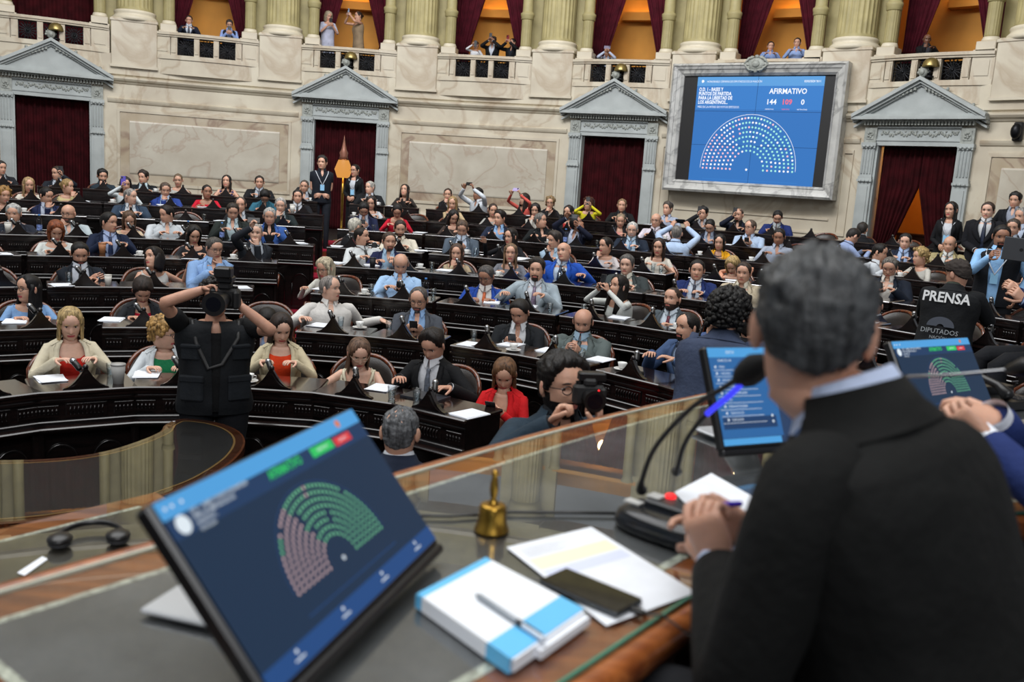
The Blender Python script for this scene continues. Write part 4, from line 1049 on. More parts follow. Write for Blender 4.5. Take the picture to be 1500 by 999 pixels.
S(5, '''
20,313|white-haired person in navy suit beside a paper cup|j=1f2430 s=b9bdc6 h=wavy hc=b9b8b5 look=-14 n=4 a=dd w=1.1 vol=.7
100,313|bald bearded person with glasses in pale shirt|s=a9b5ba h=bald B=2 hc=5b4e46 g=1 look=-24 n=4 a=cd w=1.18
189,322|person with long brown hair in cream top looking down|f tp=cbb59a h=long hc=5d4432 look=4 n=26 a=dd
244,314|person in white shirt in profile facing left|s=c0c6cb h=short hc=1b1614 look=-50 n=10 a=dd w=1.15 body=10
341,310|person in dark green suit over pale shirt looking down|j=212826 s=b2c6cc h=short hc=2e241d look=4 n=20 a=dd w=1.1
395,317|white-haired person in blue blazer and black shirt|j=365a9c s=14151a h=short hc=b3b1ad look=-4 n=8 a=dd w=1.1
520,332|white-haired person in black jacket seen from behind|j=15161a s=c3c6c9 h=short hc=c9c5b8 look=130 n=6 a=dd body=120
586,335|brown-bearded person in cream shirt looking down|s=cfc8b7 h=short hc=33251c B=2 look=6 n=14 a=dd w=1.1
677,335|person in grey-blue suit and navy tie looking down|j=4f5b68 s=b5c3d4 t=182748 h=short hc=5a4638 look=-4 n=26 a=qq w=1.1
748,347|person with wavy dark hair in blue top waving a hand|f j=17181d tp=3f78c0 h=long hc=1d1613 look=-40 n=4 a=rd
812,352|person in pale blue shirt, hand at mouth|s=9fb8cc h=wavy hc=3c342f look=-52 n=8 a=cd body=-20
887,360|person in white blouse with tied back dark hair|f tp=c3bcbc h=bun hc=1e1815 look=-50 n=2 a=cd
965,362|person in white blouse with long dark hair over shoulder|f tp=cfcabf h=long hc=2a1d18 look=-12 n=6 a=dd sl=short
1073,389|blonde person in pink top hiding face in hands|f tp=d49a7e h=bob hc=b79a66 look=-20 n=34 a=ee
''')
S(6, '''
6,286|curly blonde person at the far left edge|f tp=6a5a48 h=curly hc=a37b45 look=20 n=6 a=dd vol=.8
68,287|person in navy suit with hand over mouth|j=1a2344 s=b8c0d2 h=short hc=120f10 look=38 n=12 a=cd
191,288|grey-haired person in slate jacket facing right|j=2f3f52 s=c4cbd2 h=crop hc=97938f look=55 n=2 a=dd sk=0 w=1.1
352,300|balding person in black suit behind the green suit|j=14161a s=b9c0c8 h=recede hc=4d4540 look=0 n=4 a=dd
411,301|older smiling person in dark suit, hand at chin|j=1d2729 s=9ea8ae h=short hc=b5b1ac look=-4 n=8 a=cd sk=0
533,306|person in navy suit bowed over phone|j=1b2342 s=b6bfd0 h=short hc=120f10 look=2 n=44 a=qq L=20
582,308|person in red top bent over desk|f tp=b8142c h=bun hc=181313 look=0 n=44 a=dd L=22
664,318|person with long dark hair in brown top looking down|f tp=3a2f2b h=long hc=1a1413 look=18 n=30 a=dd
732,320|person in navy jacket and light blue shirt facing left|j=1a2338 s=8fb4dd h=quiff hc=1c1512 look=-40 n=0 a=dd
792,323|grey-haired person in black suit leaning to the right|j=14181a s=1b1d20 h=short hc=6e6a66 look=60 n=-8 a=dd ll=14 L=10
845,328|dark-haired person in navy suit laughing with head back|j=161b2e s=b6bfd2 h=short hc=120f10 look=75 n=-30 a=up ll=-12 sk=2
926,337|white-haired person with glasses in navy suit|j=1a2433 s=a9bfd2 t=58789a h=short hc=c4c2be g=1 B=1 look=-6 n=4 a=dd w=1.12 sk=0
991,342|person in pale blue shirt filming with raised arms, back turned|s=a9bedb h=crop hc=77726d look=178 n=-6 a=uu body=172 w=1.15
1054,355|person with long black hair in yellow jacket|f j=d99c17 tp=2a2522 open=.05 h=long hc=120e0f look=-10 n=8 a=dd
1141,347|person with short black hair near the big screen side|s=9aa3b4 h=short hc=14100f look=-8 n=14 a=dd sk=2
''')
S(7, '''
42,271|blonde person in white cardigan behind a desk crest|f tp=cfc9bd h=long hc=a68a62 look=10 n=6 a=dd
99,273|person with blonde ponytail in pale yellow top|f tp=cfc08e h=bun hc=9c7f52 look=58 n=0 a=cd
184,270|person in white top holding up a purple phone|f tp=c5cdd0 h=bob hc=1d1614 look=10 n=6 a=pd
242,278|person in royal blue suit, hand over mouth|j=273f86 s=a7c0da h=short hc=5a4a3f look=8 n=14 a=cd w=1.1
303,281|person in red shirt with short black hair|f tp=c0192f sl=short neck=.02 h=crop hc=131010 look=14 n=2 a=dd w=1.15 sk=2 vol=1.6
388,286|person in teal jacket with head bowed|j=2f6276 s=2f6276 h=short hc=0f0d0d look=0 n=60 a=dd L=26
436,288|person in black suit and tie beside a white cup|j=14161b s=bfc4cc t=14161b h=short hc=171210 look=0 n=2 a=dd
544,297|person in white top with straight dark hair|f tp=b7bcc2 h=long hc=1f1715 look=-10 n=14 a=dd
663,298|blonde person in beige top, hand at cheek|f tp=b7a27f h=long hc=9f8257 look=-10 n=10 a=cd
722,308|person in grey top with tied brown hair|f tp=9b9b96 h=bun hc=3b2a22 look=10 n=8 a=dd
784,308|person in white scarf with hands over mouth|f tp=b3b0a8 h=bob hc=1d1615 look=-10 n=10 a=cc
833,311|person in black with hand raised to face|f j=131418 tp=a42f2c h=long hc=1d1413 look=-30 n=4 a=ed
909,323|person in dark coat and pink scarf|f j=1c1b1e tp=d58d83 open=.05 h=crop hc=927e66 look=0 n=14 a=dd vol=1.8
961,323|person with glasses in pale shirt and dark tie|s=c6bfc9 t=25252c h=ring hc=837c76 g=1 look=-20 n=4 a=dd w=1.05
1040,331|person in navy suit bowed, black hair|j=161a2b s=8d98ab h=crop hc=0f0d0e look=-10 n=38 a=dd L=16
1099,333|long-haired balding person in pale blue shirt filming|s=a9bcd6 h=recede hc=5b4c41 g=1 look=-40 n=4 a=qq w=1.12 L=12
''')
S(8, '''
1,246|person in dark suit at far left of back row|j=1a1d23 s=9aa0a8 h=short hc=1a1513 look=30 a=dd
84,254|person in dark suit holding a phone up|j=1b2029 s=bcc4cf h=short hc=30241c look=-50 n=2 a=dp
150,258|bearded person in checked shirt, hand on face|s=23303a h=wavy hc=14100f B=2 look=12 n=10 a=cd
210,260|person in dark suit and open white shirt facing left|j=14181d s=bcd0d8 h=quiff hc=2f241d look=-32 n=2 a=dd w=1.1
261,264|person with short light hair, arm over a red jacket|f tp=b4b4b0 h=crop hc=6d5a45 look=-6 n=8 a=xd vol=1.6
332,266|smiling person in navy dress with long dark hair|f tp=252b66 sl=none neck=.02 h=long hc=1a1312 look=-14 n=-8 a=dd
380,267|person in dark suit and grey tie, back row|j=15171b s=a4abb4 t=3b414b h=short hc=241b16 look=0 n=4 a=dd w=1.1
446,273|person in dark suit covering face with hand|j=1a1d24 s=b2bac6 h=crop hc=4f463f look=-10 n=6 a=ed
542,275|white-haired person in black suit facing left|j=14161a s=b7bcc4 h=short hc=bab6ae look=-45 n=-2 a=dd w=1.1 sk=0
593,279|person with very long dark hair turned upward|f tp=2d2724 h=long hc=241915 look=-20 n=-14 a=dd
656,285|person in black jacket with hand near chin|f j=17171b tp=b9bcc0 h=bun hc=3a2a21 look=-6 n=4 a=cd
700,284|person in white shirt raising a phone sideways|s=cdd3da h=short hc=17120f look=-58 n=-4 a=uu sk=2 body=-40
768,292|person in coral top raising a lilac phone|f tp=cf5a50 h=long hc=261a16 look=-60 n=-4 a=uu body=-40
806,297|blonde curly person with glasses in black coat|f j=18181b tp=a9a39a h=curly hc=8f7550 g=1 look=-8 n=6 a=cd vol=.7
862,299|person with curly auburn hair in yellow blouse filming|f tp=cfc52a h=curly hc=4a2718 look=-40 n=-2 a=pp sk=4
911,301|smiling sandy-haired person in black jacket|j=131316 s=2a2a2e h=short hc=8a6e50 look=-4 n=2 a=dd
978,306|person in striped pale shirt with grey hair|s=9fa8bb h=quiff hc=4f4740 look=-36 n=-2 a=dd
1030,313|dark-haired person in black vest filming with black phone|j=17181c s=9a9ca2 h=quiff hc=14100f look=-22 n=2 a=pd
1082,315|bald bearded person in navy suit filming|j=171c2c s=15161a h=crop hc=4a3a30 B=1 look=-26 n=2 a=pd vol=.2
1139,318|bearded person in blue suit looking down at desk|j=1c2c63 s=9fa5a8 t=15161c h=short hc=14100f B=1 look=0 n=30 a=dd w=1.12 L=18
''')
S(4, '''
1280,448|person in navy suit half hidden behind the foreground head|j=141a2c s=b9bfca h=crop hc=2a221e look=-20 n=10 a=dd body=-50 sk=4
''')
S(5, '''
1303,392|grey-haired person with red glasses in navy jacket|j=151d2b s=c6c1ba h=short hc=6b6660 g=5a1c1c look=-8 n=18 a=qd w=1.15 sk=4
''')
S(6, '''
1289,370|dark-haired person in white shirt in profile facing right|s=c4cad0 h=short hc=171311 look=70 n=10 a=dd body=40
1348,376|person with curly blonde updo in black and white top|f tp=bcbab2 h=curly hc=b59863 look=-62 n=4 a=dd body=-40 vol=.7
''')
S(7, '''
1326,354|dark-haired person in navy suit at the right, blue shirt|j=1a2236 s=9fb6da t=1a2138 h=short hc=191412 look=-6 n=8 a=dd w=1.1 sk=0
1391,358|bald person in tan suit and dark tie|j=a2966f s=c9ccc9 t=39403f h=ring hc=7c6f62 look=-14 n=8 a=dd w=1.15
1250,345|person in pale blue shirt leaning away beside a blue chair|s=8e9fc4 h=short hc=2a2421 look=120 n=30 a=dd body=110 L=24
''')
S(8, '''
1263,336|person with grey hair and black jacket seen from behind|j=15171b s=8d9199 h=short hc=34302d look=165 n=0 a=dd body=160
''')
OCC = {k: [] for k in range(1, 9)}
RINGN = ['', 'front', 'second', 'third', 'fourth', 'fifth', 'sixth', 'seventh', 'back']
def ring_hit(x, y, R):
    d = ray(x, y); h = hypot(d.x, d.y); ux, uy = d.x/h, d.y/h
    b = ux*RC.x+uy*RC.y; q = b*b-(RC.x**2+RC.y**2-R*R)
    t = b+sqrt(max(q, 0)); return t
CORE_AT = []
def build_people():
    for ring, x, y, core, d in PEOPLE:
        R = RK[ring-1]; dist = ring_hit(x, y, R); H = at_d(x, y, dist)
        fl = zfloor(R)
        toC = (RC-V3((H.x, H.y, 0))).normalized(); toV = (V3((.35, 1.0, 0))-V3((H.x, H.y, 0))).normalized()
        f = (toC*.5+toV*.5).normalized()
        if 'body' in d:
            q = radians(float(d['body'])); u = V3((H.x, H.y, 0)).normalized(); f = -u*cos(q)+V3((u.y, -u.x, 0))*sin(q)
        d['lod'] = 1 if dist < 13 else 0
        for k in ('B', 'sk', 'g'):
            if k in d and str(d[k]).isdigit(): d[k] = int(d[k])
        if 'n' not in d: d['n'] = 4
        P = Person(core, H, fl, f, d)
        ph = rphi(H); OCC[ring].append([ph, core, P, d, dist])
        CORE_AT.append((ring, ph, core, P))
        hold = {'p': 1, 'q': 1, 'u': 1}
        a = d.get('a', 'dd')
        if any(c in 'pqu' for c in a) and core != 'person in dark suit covering face with hand':
            sides = [s for s, c in zip((1, -1), a) if c in 'pqu']
            c = sum((P.wr[s]+P.hd[s]*.10 for s in sides), V3())/len(sides)
            if len(sides) == 1: c += P.hd[sides[0]]*.0
            c = P.world(c); face = (P.world(P.H)-c).normalized()
            Rm = Matrix((face.cross(V3((0, 0, 1))).normalized()*-1, face*1.0, V3((0, 0, 1)))).transposed()
            yv = face; xv = yv.cross(V3((0, 0, 1))).normalized(); zv = xv.cross(yv); Rm = Matrix((xv, yv, zv)).transposed()
            if 'u' in a: Rm = Rm @ Matrix.Rotation(pi/2, 3, 'Y')
            colr = {'person in white top holding up a purple phone': '4a3ca0', 'person in coral top raising a lilac phone': 'a79ac8'}.get(core, '121318')
            nm = {'4a3ca0': 'purple', 'a79ac8': 'lilac'}.get(colr, 'black')
            phone(c, Rm, '%s phone held by %s' % (nm, short(core)), colr)
BAD = set('in and with of the a to at on over by beside under behind his their long black white dark light pale blue navy grey green red brown bald older smiling bright charcoal very wide open curly blonde straight trimmed vivid laughing loose slate royal patterned striped checked silver deep tied short royal clear one no royal vivid raising holding up'.split())
NAMES = [p[3] for p in PEOPLE]
def short(core, maxw=10):
    w = core.replace(',', ' ,').split(); out = None
    for n in range(4, len(w)+1):
        if w[n-1].lower() in BAD or w[n-1] == ',' or w[n-1].endswith('-haired'): continue
        pre = ' '.join(w[:n]).replace(' ,', ','); 
        if sum(1 for c in NAMES if c.startswith(pre)) <= 1: out = pre; break
    return 'the '+(out or core)
build_people()
# ---- desks on every ring, one in front of each person and filling the gaps between
def visible(p, m=40):
    q = p-V3((0, 0, EYE)); yc = q.dot(fw)
    if yc < .5: return False
    x = 750+FPX*q.dot(rt)/yc; y = 499.5-FPX*q.dot(up)/yc
    return -m < x < 1500+m and -m < y < 999+m
DESKS = []
def aisle_phi(R): return A1_0+(A1_1-A1_0)*(R-2)/11.5
SPAN = {1: (-96, 38), 2: (-85, 60), 3: (-75, 66), 4: (-66, 64), 5: (-60, 62), 6: (-56, 58), 7: (-54, 54), 8: (-52, 50)}
for k in range(1, 9):
    R = RK[k-1]; occ = sorted(OCC[k], key=lambda o: o[0]); Rd = R-.53
    pitch = degrees(.70/Rd); slots = []
    phs = [o for o in occ]
    last = None
    ap = aisle_phi(R); aw = degrees(.42/R)
    def free(ph): return k == 1 or abs(ph-ap) > aw+pitch*.42
    for o in phs:
        ph = o[0]
        if k > 1 and abs(ph-ap) < aw+pitch*.42: ph = ap+(1 if ph > ap else -1)*(aw+pitch*.45)
        if last is not None and ph-last < pitch*.93:
            ph = last+pitch*.95
            if ph-o[0] > pitch*.75: continue
        slots.append((ph, o)); last = ph
    full = []
    a0, a1 = SPAN[k]
    prev = a0-pitch
    for ph, o in slots+[(a1+pitch, None)]:
        gap = ph-prev; n = int(gap/pitch-.45)
        st = gap/(n+1) if n >= 0 else 0
        for i in range(1, n+1):
            q = prev+st*i
            if free(q): full.append((q, None))
        if o: full.append((ph, o))
        prev = ph
    for ph, o in full:
        loc = rp(ph, Rd, zfloor(R))
        if not (visible(loc+V3((0, 0, .8)), 60) or visible(loc+V3((0, 0, .3)), 60)): continue
        az = loc.y
        if k == 1 and ph > 36: continue
        rz = facing(loc, RC)
        near = k <= 5
        who = o[1] if o else None
        if who: lab = 'black carved desk of '+short(who)
        else:
            nb = min(((abs(c[1]-ph), c) for c in CORE_AT if c[0] == k), default=None)
            side = 'right' if ph > nb[1][1] else 'left'
            n_ = sum(1 for q, oo in full if oo is None and (min(nb[1][1], ph) < q < max(nb[1][1], ph)))
            lab = 'empty black desk, %s%s of %s' % (['', 'second to the ', 'third to the ', 'fourth to the ', 'fifth to the ', 'sixth to the ', 'seventh to the ', 'eighth to the '][min(n_, 7)], side, short(nb[1][2]))
        dd = put(desk0 if near else desk1, loc, rz, lab, 'desk', 'carved desks of the %s row' % RINGN[k])
        DESKS.append((k, ph, loc, rz, who, lab))
        # its chair
        if o:
            P = o[2]; cl = P.root.location.copy(); cz = P.psi if abs(((P.psi-rz+pi) % (2*pi))-pi) < 1.0 else rz
            ch = put(chair0, cl-V3((-sin(cz), cos(cz), 0))*.03, cz, 'leather armchair under '+short(who), 'armchair', 'leather armchairs of the %s row' % RINGN[k])
        else:
            cl = rp(ph, R+.06, zfloor(R)); put(chair0, cl, rz+random.uniform(-.3, .3), 'empty leather armchair'+lab[len('empty black desk'):], 'armchair', 'leather armchairs of the %s row' % RINGN[k])
# ------------------------------------------------------------------ dais, table, monitors
ZT = 1.90
TO = V3((-.241, 1.959, 0)); TT = V3((.616, .788, 0)); TN = V3((.788, -.616, 0))
def tn_(t, n, z=0): p = TO+TT*t+TN*n; return V3((p.x, p.y, z))
FAR = [(-1.0, 0), (-.5, 0), (0, 0), (.5, 0), (.9, .015), (1.25, .045), (1.55, .09), (1.85, .22), (2.1, .48), (2.3, .95), (2.42, 1.5), (2.5, 2.3)]
NEAR = [(-1.0, .79), (-.5, .79), (-.1, .79), (.25, .80), (.5, .86), (.72, .98), (.90, 1.15), (1.05, 1.35), (1.15, 1.6), (1.25, 1.9), (1.3, 2.1), (1.35, 2.4)]
def cr(P, m=6):
    out = []; P = [V3((a, b, 0)) for a, b in P]; Q = [P[0]]+P+[P[-1]]
    for i in range(1, len(Q)-2):
        for j in range(m):
            t = j/m; a, b, c, d = Q[i-1], Q[i], Q[i+1], Q[i+2]
            out.append(.5*((2*b)+(c-a)*t+(2*a-5*b+4*c-d)*t*t+(3*b-a-3*c+d)*t**3))
    out.append(Q[-2]); return [tn_(p.x, p.y) for p in out]
FARC = cr(FAR); NEARC = cr(NEAR)
def strip(b, f0, f1, z0, z1, mi=0, i0=0, i1=None, ends=(0, 0), smooth=False):   # f = share of the way from the far to the near edge, or distances in metres
    rows = []
    N_ = len(FARC)
    for i in range(i0, (i1 or N_)):
        A, B = FARC[i], NEARC[i]; L = (B-A).length; d = (B-A).normalized()
        pa = A+d*f0 if f0 >= 0 else B+d*f0; pb = A+d*f1 if f1 > 0 else B+d*f1
        rows.append([V3((pa.x, pa.y, z0)), V3((pa.x, pa.y, z1)), V3((pb.x, pb.y, z1)), V3((pb.x, pb.y, z0))])
    b.grid(rows, True, mi, True, True, smooth)
def thin_glass(name, tint, refl_rough=.0, ior=1.5, t=.97, spec=1.0):
    m = bpy.data.materials.new(name); m.use_nodes = True; nt = m.node_tree; N = nt.nodes; L = nt.links; N.clear()
    o = N.new('ShaderNodeOutputMaterial'); mx = N.new('ShaderNodeMixShader'); tr = N.new('ShaderNodeBsdfTransparent'); gl = N.new('ShaderNodeBsdfGlossy'); ge = N.new('ShaderNodeNewGeometry')
    tr.inputs[0].default_value = (*[c*t for c in tint], 1); gl.inputs['Roughness'].default_value = refl_rough
    def mth(op, a, b_=None):
        n = N.new('ShaderNodeMath'); n.operation = op
        for i, v in enumerate((a, b_)):
            if v is None: continue
            if isinstance(v, (int, float)): n.inputs[i].default_value = v
            else: L.new(v, n.inputs[i])
        return n.outputs[0]
    d = N.new('ShaderNodeVectorMath'); d.operation = 'DOT_PRODUCT'; L.new(ge.outputs['Normal'], d.inputs[0]); L.new(ge.outputs['Incoming'], d.inputs[1])
    c = mth('ABSOLUTE', d.outputs['Value']); f0 = ((ior-1)/(ior+1))**2
    f = mth('ADD', mth('MULTIPLY', mth('POWER', mth('SUBTRACT', 1.0, c), 5.0), 1-f0), f0)      # Schlick reflectance
    L.new(f, mx.inputs[0]); L.new(tr.outputs[0], mx.inputs[1]); L.new(gl.outputs[0], mx.inputs[2]); L.new(mx.outputs[0], o.inputs[0]); return m
M_TGLASS = thin_glass('table_glass', (.96, .975, .975), .015, 1.6)
M_TUMB = thin_glass('tumbler_glass', (.92, .94, .95), 0, 1.45)
M_GEDGE = mat('green_glass_edge', '3f7a66', .1, var=0)
r = empty('presidency_table', (0, 0, 0), label='long mahogany dais table with glass top and pale tooled grey inlay in the foreground', cat='table')
b = MB(); strip(b, .0, .79 if 0 else -.0001, ZT-.05, ZT-.008); b.build('wooden_top', M_TABLEW, r)
b = MB()
for C, sgn in ((NEARC, 1), (FARC, -1)):
    rows = []
    for i in range(len(C)):
        d = (NEARC[i]-FARC[i]).normalized()*sgn; p = C[i]
        rows.append([V3((p.x+d.x*a, p.y+d.y*a, ZT-.03+c)) for a, c in ((0, .024), (.018, .020), (.028, .008), (.030, -.008), (.022, -.026), (.008, -.036), (-.01, -.038), (-.01, .02))])
    b.grid(rows, True, 0, True, True)
b.build('rounded_edge', M_TABLEW, r)
b = MB(); strip(b, .115, -.115, ZT-.009, ZT-.0065, 0, 1); b.build('leather_inlay', mat('grey_leather_inlay', '5a5a5c', .5, var=.25, scale=7, detail=6, bump=.1, bscale=30), r)
b = MB()
strip(b, .105, .118, ZT-.0068, ZT-.0058, 0, 1); strip(b, -.118, -.100, ZT-.0068, ZT-.0058, 0, 1)
A, B = FARC[1], NEARC[1]; d = (B-A).normalized(); p, q = A+d*.105, B-d*.105; e = TT*.016
b.grid([[V3((p.x, p.y, ZT-.0058)), V3((q.x, q.y, ZT-.0058))], [V3((p.x+e.x, p.y+e.y, ZT-.0058)), V3((q.x+e.x, q.y+e.y, ZT-.0058))]], False, 0, smooth=False)
b.build('pale_tooled_line', mat('pale_tooled_line', 'c6c7b8', .6, var=.3, scale=90), r)
b = MB(); strip(b, .03, -.012, ZT-.003, ZT-.0025); b.build('glass_sheet', M_TGLASS, r)
b = MB(); strip(b, -.013, -.008, ZT-.007, ZT-.0005); strip(b, .024, .030, ZT-.007, ZT-.0005, 1); b.build('glass_edge', [M_GEDGE, mat('bright_glass_edge', 'b9bdb0', .15, var=0)], r)
b = MB(); strip(b, .03, .06, 1.15, ZT-.05); 
for i in (0, 30, 66):
    p = FARC[i].lerp(NEARC[i], .5); 
strip(b, .06, .60, ZT-.13, ZT-.05, 0, 0, 3); b.build('front_panel', M_TABLEW, r)
b = MB()
poly = [tn_(-1.4, .02), tn_(1.5, .02), tn_(2.3, .5), tn_(2.6, 2.3), tn_(2.4, 3.6), tn_(-1.4, 3.6)]
b.prism([(p.x, p.y) for p in poly][::-1], 0, 1.15); tag(b.build('floor_dais', M_FLOOR), kind='structure')
# secretaries' ledge, lower and in front of the dais on the left
r = empty('secretary_desk', (0, 0, 0), label='lower glass topped wooden desk at the left with headphones on it', cat='desk')
ZL = 1.60
def quad(b, t0, t1, n0, n1, z0, z1, mi=0):
    P_ = [tn_(t0, n0), tn_(t1, n0), tn_(t1, n1), tn_(t0, n1)]; b.prism([(p.x, p.y) for p in P_], z0, z1, mi)
b = MB(); quad(b, -1.7, -.02, -.97, -.02, ZL-.05, ZL-.008); b.build('wooden_top', M_TABLEW, r)
b = MB(); quad(b, -1.7, -.12, -.88, -.10, ZL-.0085, ZL-.006); b.build('leather_inlay', mat('brown_leather_inlay', '4a443d', .5, var=.25, scale=9), r)
b = MB(); quad(b, -1.7, -.11, -.895, -.88, ZL-.007, ZL-.0055); b.build('pale_tooled_line', mat('pale_tooled_line', 'c6c7b8', .6), r)
b = MB(); quad(b, -1.7, -.03, -.96, -.03, ZL-.003, ZL-.0025); b.build('glass_sheet', M_TGLASS, r)
b = MB(); quad(b, -1.7, -.03, -.93, -.90, .0, ZL-.05); quad(b, -.06, -.03, -.93, -.02, .0, ZL-.05); b.build('front_panel', M_TABLEW, r)
# headphones
hp = on_z(133, 790, ZL); r = empty('headphones', hp, radians(20), label='black headphones lying on the lower secretary desk at the left', cat='headphones')
b = MB(); b.tube([(.075*cos(pi*i/12), .085*sin(pi*i/12)-.02, .016+.004*sin(pi*i/12)) for i in range(13)], .006, 8, flat=1.3); b.build('headband', M_BLACK, r)
for sx in (-1, 1):
    b = MB(); b.ell((sx*.066, -.035, .020), (.030, .034, .014), 16); b.ell((sx*.066, -.035, .010), (.028, .032, .010), 16, 1); b.build('ear_cup', [M_BLACK, mat('ear_cushion', '1d1e22', .7)], r)
def sheet(name, label, cat, pts, z, th=.0006, m=None, loc=None, rot=0, group=None, kids=()):
    b = MB(); b.prism(pts, 0, th); o = b.build(name, m or M_PAPER); o.location = (0, 0, z); return tag(o, label, cat, group)
def pxs(L, z): return [(p.x, p.y) for p in (on_z(x, y, z) for x, y in L)]
def ccw(P): return P if sum(P[i][0]*P[(i+1) % len(P)][1]-P[(i+1) % len(P)][0]*P[i][1] for i in range(len(P))) > 0 else P[::-1]
sheet('paper_sheet', 'white paper slip on the lower secretary desk at the far left', 'paper', ccw(pxs([(25, 838), (62, 814), (70, 818), (36, 842)], ZL)), ZL-.002)
# ---- lettering
def text(body, size, m, par, x, y, z=.001, align='LEFT', name='lettering', bold=0, sx=1.0):
    c = bpy.data.curves.new(name, 'FONT'); c.body = body; c.size = size; c.align_x = align; c.align_y = 'CENTER'; c.offset = bold; c.resolution_u = 2
    o = bpy.data.objects.new(name+'_tmp', c); COL.objects.link(o); bpy.context.view_layer.update()
    me = bpy.data.meshes.new_from_object(o.evaluated_get(bpy.context.evaluated_depsgraph_get())); bpy.data.objects.remove(o)
    me.materials.clear(); me.materials.append(m); o = bpy.data.objects.new(name, me); COL.objects.link(o); o.parent = par; o.location = (x, y, z); o.scale = (sx, 1, 1); return o
def disc(b, x, y, r, mi, z=.0015, n=8): b.add([(x+r*cos(2*pi*k/n), y+r*sin(2*pi*k/n), z) for k in range(n)], [tuple(range(n))], mi, False)
def rect(b, x0, x1, y0, y1, mi=0, z=.001): b.add([(x0, y0, z), (x1, y0, z), (x1, y1, z), (x0, y1, z)], [(0, 1, 2, 3)], mi, False)
def hemi(b, cx, cy, r0, r1, ry, dr, fcol, rings=8, gaps=(45, 68, 113, 135), arc=True, mi_arc=0):
    for k in range(rings):
        R = r0+(r1-r0)*k/(rings-1); n = int(14+31*k/(rings-1)*1.0)
        for i in range(n):
            a = 180*(i+.0)/(n-1)
            if k > 0 and any(abs(a-g) < 1.6*r1/R*.55 for g in gaps): continue
            disc(b, cx+R*cos(radians(a)), cy+R*ry*sin(radians(a)), dr, fcol(a, k, i))
    if arc:
        m = 60; R = r1+dr*2.6; rows = [[(cx+q*cos(pi*i/m), cy+q*ry*sin(pi*i/m), .0012) for q in (R, R+dr*.35)] for i in range(m+1)]
        b.grid(rows, False, mi_arc, smooth=False)
# ---- the big wall screen in its marble frame
pc = 32.6; fr_root = empty('video_wall'); Mx = flat_frame(pc)[1]
# local: x right, y up, z out of the wall
ex = V3(Mx.col[0][:3]); ey = V3((0, 0, 1)); ez = V3(Mx.col[1][:3]); Mw = Matrix((ex, ey, ez)).transposed().to_4x4(); Mw.translation = pol(pc, RW*cos(radians(6.7))-.24, 4.055); fr_root.matrix_world = Mw
tag(fr_root, 'large blue voting screen in a white marble frame on the back wall', 'screen')
X0, X1, Y0, Y1 = -1.90, 1.90, -1.38, 1.39
b = MB()
outer = [(X0, Y0), (X1, Y0), (X1, Y1), (X0, Y1)]
def fr_ring(b, o0, o1, z0, z1):
    a = [(X0+o0, Y0+o0), (X1-o0, Y0+o0), (X1-o0, Y1-o0), (X0+o0, Y1-o0)]; c = [(X0+o1, Y0+o1), (X1-o1, Y0+o1), (X1-o1, Y1-o1), (X0+o1, Y1-o1)]
    for i in range(4):
        j = (i+1) % 4; b.add([(*a[i], -.35), (*a[j], -.35), (*a[j], z0), (*a[i], z0), (*c[i], -.35), (*c[j], -.35), (*c[j], z1), (*c[i], z1)], [(0, 1, 2, 3), (3, 2, 6, 7), (4, 7, 6, 5)], 0, False)
fr_ring(b, 0, .05, .16, .20); fr_ring(b, .05, .12, .18, .15); fr_ring(b, .12, .20, .13, .09); fr_ring(b, .20, .25, .11, .05); b.build('marble_frame', M_WHITEM, fr_root)
b = MB(); b.ell((0, 1.36, .16), (.19, .13, .06), 18); b.ell((0, 1.36, .21), (.09, .075, .04), 14)
for k in range(12): a = 2*pi*k/12; b.ell((.2*cos(a), 1.36+.15*sin(a), .17), (.05, .04, .03), 8)
for sx in (-1, 1): b.tube([(sx*.06, 1.50, .18), (sx*.16, 1.47, .2), (sx*.26, 1.36, .18)], [.02, .03, .015], 8); b.tube([(sx*.26, 1.36, .18), (sx*.14, 1.24, .2), (0, 1.22, .18)], [.015, .025, .02], 8)
b.build('carved_cartouche', M_GREYC, fr_root)
b = MB(); b.box((0, 0, -.02), (3.4, 2.36, .06)); b.build('black_surround', M_BLACKM, fr_root)
SX0, SX1, SY0, SY1 = -1.34, 1.43, -1.16, 1.12
E1 = emi('screen_blue', '3578c4', .95); E2 = emi('screen_blue_header', '5fa4e4', .95); E3 = emi('screen_blue_upper', '3a82d0', .95); EW = emi('screen_white', 'f2f7ff', 1.1); EP = emi('screen_pink', 'ff8fa0', 1.0); EG = emi('screen_mint', 'a8f0e4', 1.0); EL = emi('screen_seam', '1c4d86', .8); EPk = emi('screen_light_pink', 'ffc9d4', 1.0)
sw, sh_ = SX1-SX0, SY1-SY0
def U(u): return SX0+sw*u
def Vv(v): return SY1-sh_*v
b = MB(); rect(b, SX0, SX1, SY0, Vv(.30), 0, .012); rect(b, SX0, SX1, Vv(.30), Vv(.085), 2, .012); rect(b, SX0, SX1, Vv(.085), SY1, 1, .012)
rect(b, U(.495), U(.498), SY0, SY1, 3, .013); rect(b, SX0, SX1, Vv(.318), Vv(.322), 3, .013); rect(b, SX0, SX1, Vv(.638), Vv(.642), 3, .013)
rect(b, U(.12), U(.88), Vv(.965), Vv(.96), 2, .013)
b.build('display_panel', [E1, E2, E3, EL], fr_root)
b = MB()
rnd = random.Random(11)
def fc(a, k, i):
    if a > 118 or (a > 95 and k >= 5 and rnd.random() < .35): return 1 if rnd.random() < .6 else 0
    return 2 if rnd.random() < .72 else (0 if rnd.random() < .85 else 1)
hemi(b, U(.475), Vv(.86), .37, 1.0, 1.10, .023, fc, mi_arc=0); disc(b, U(.475), Vv(.86), .026, 0)
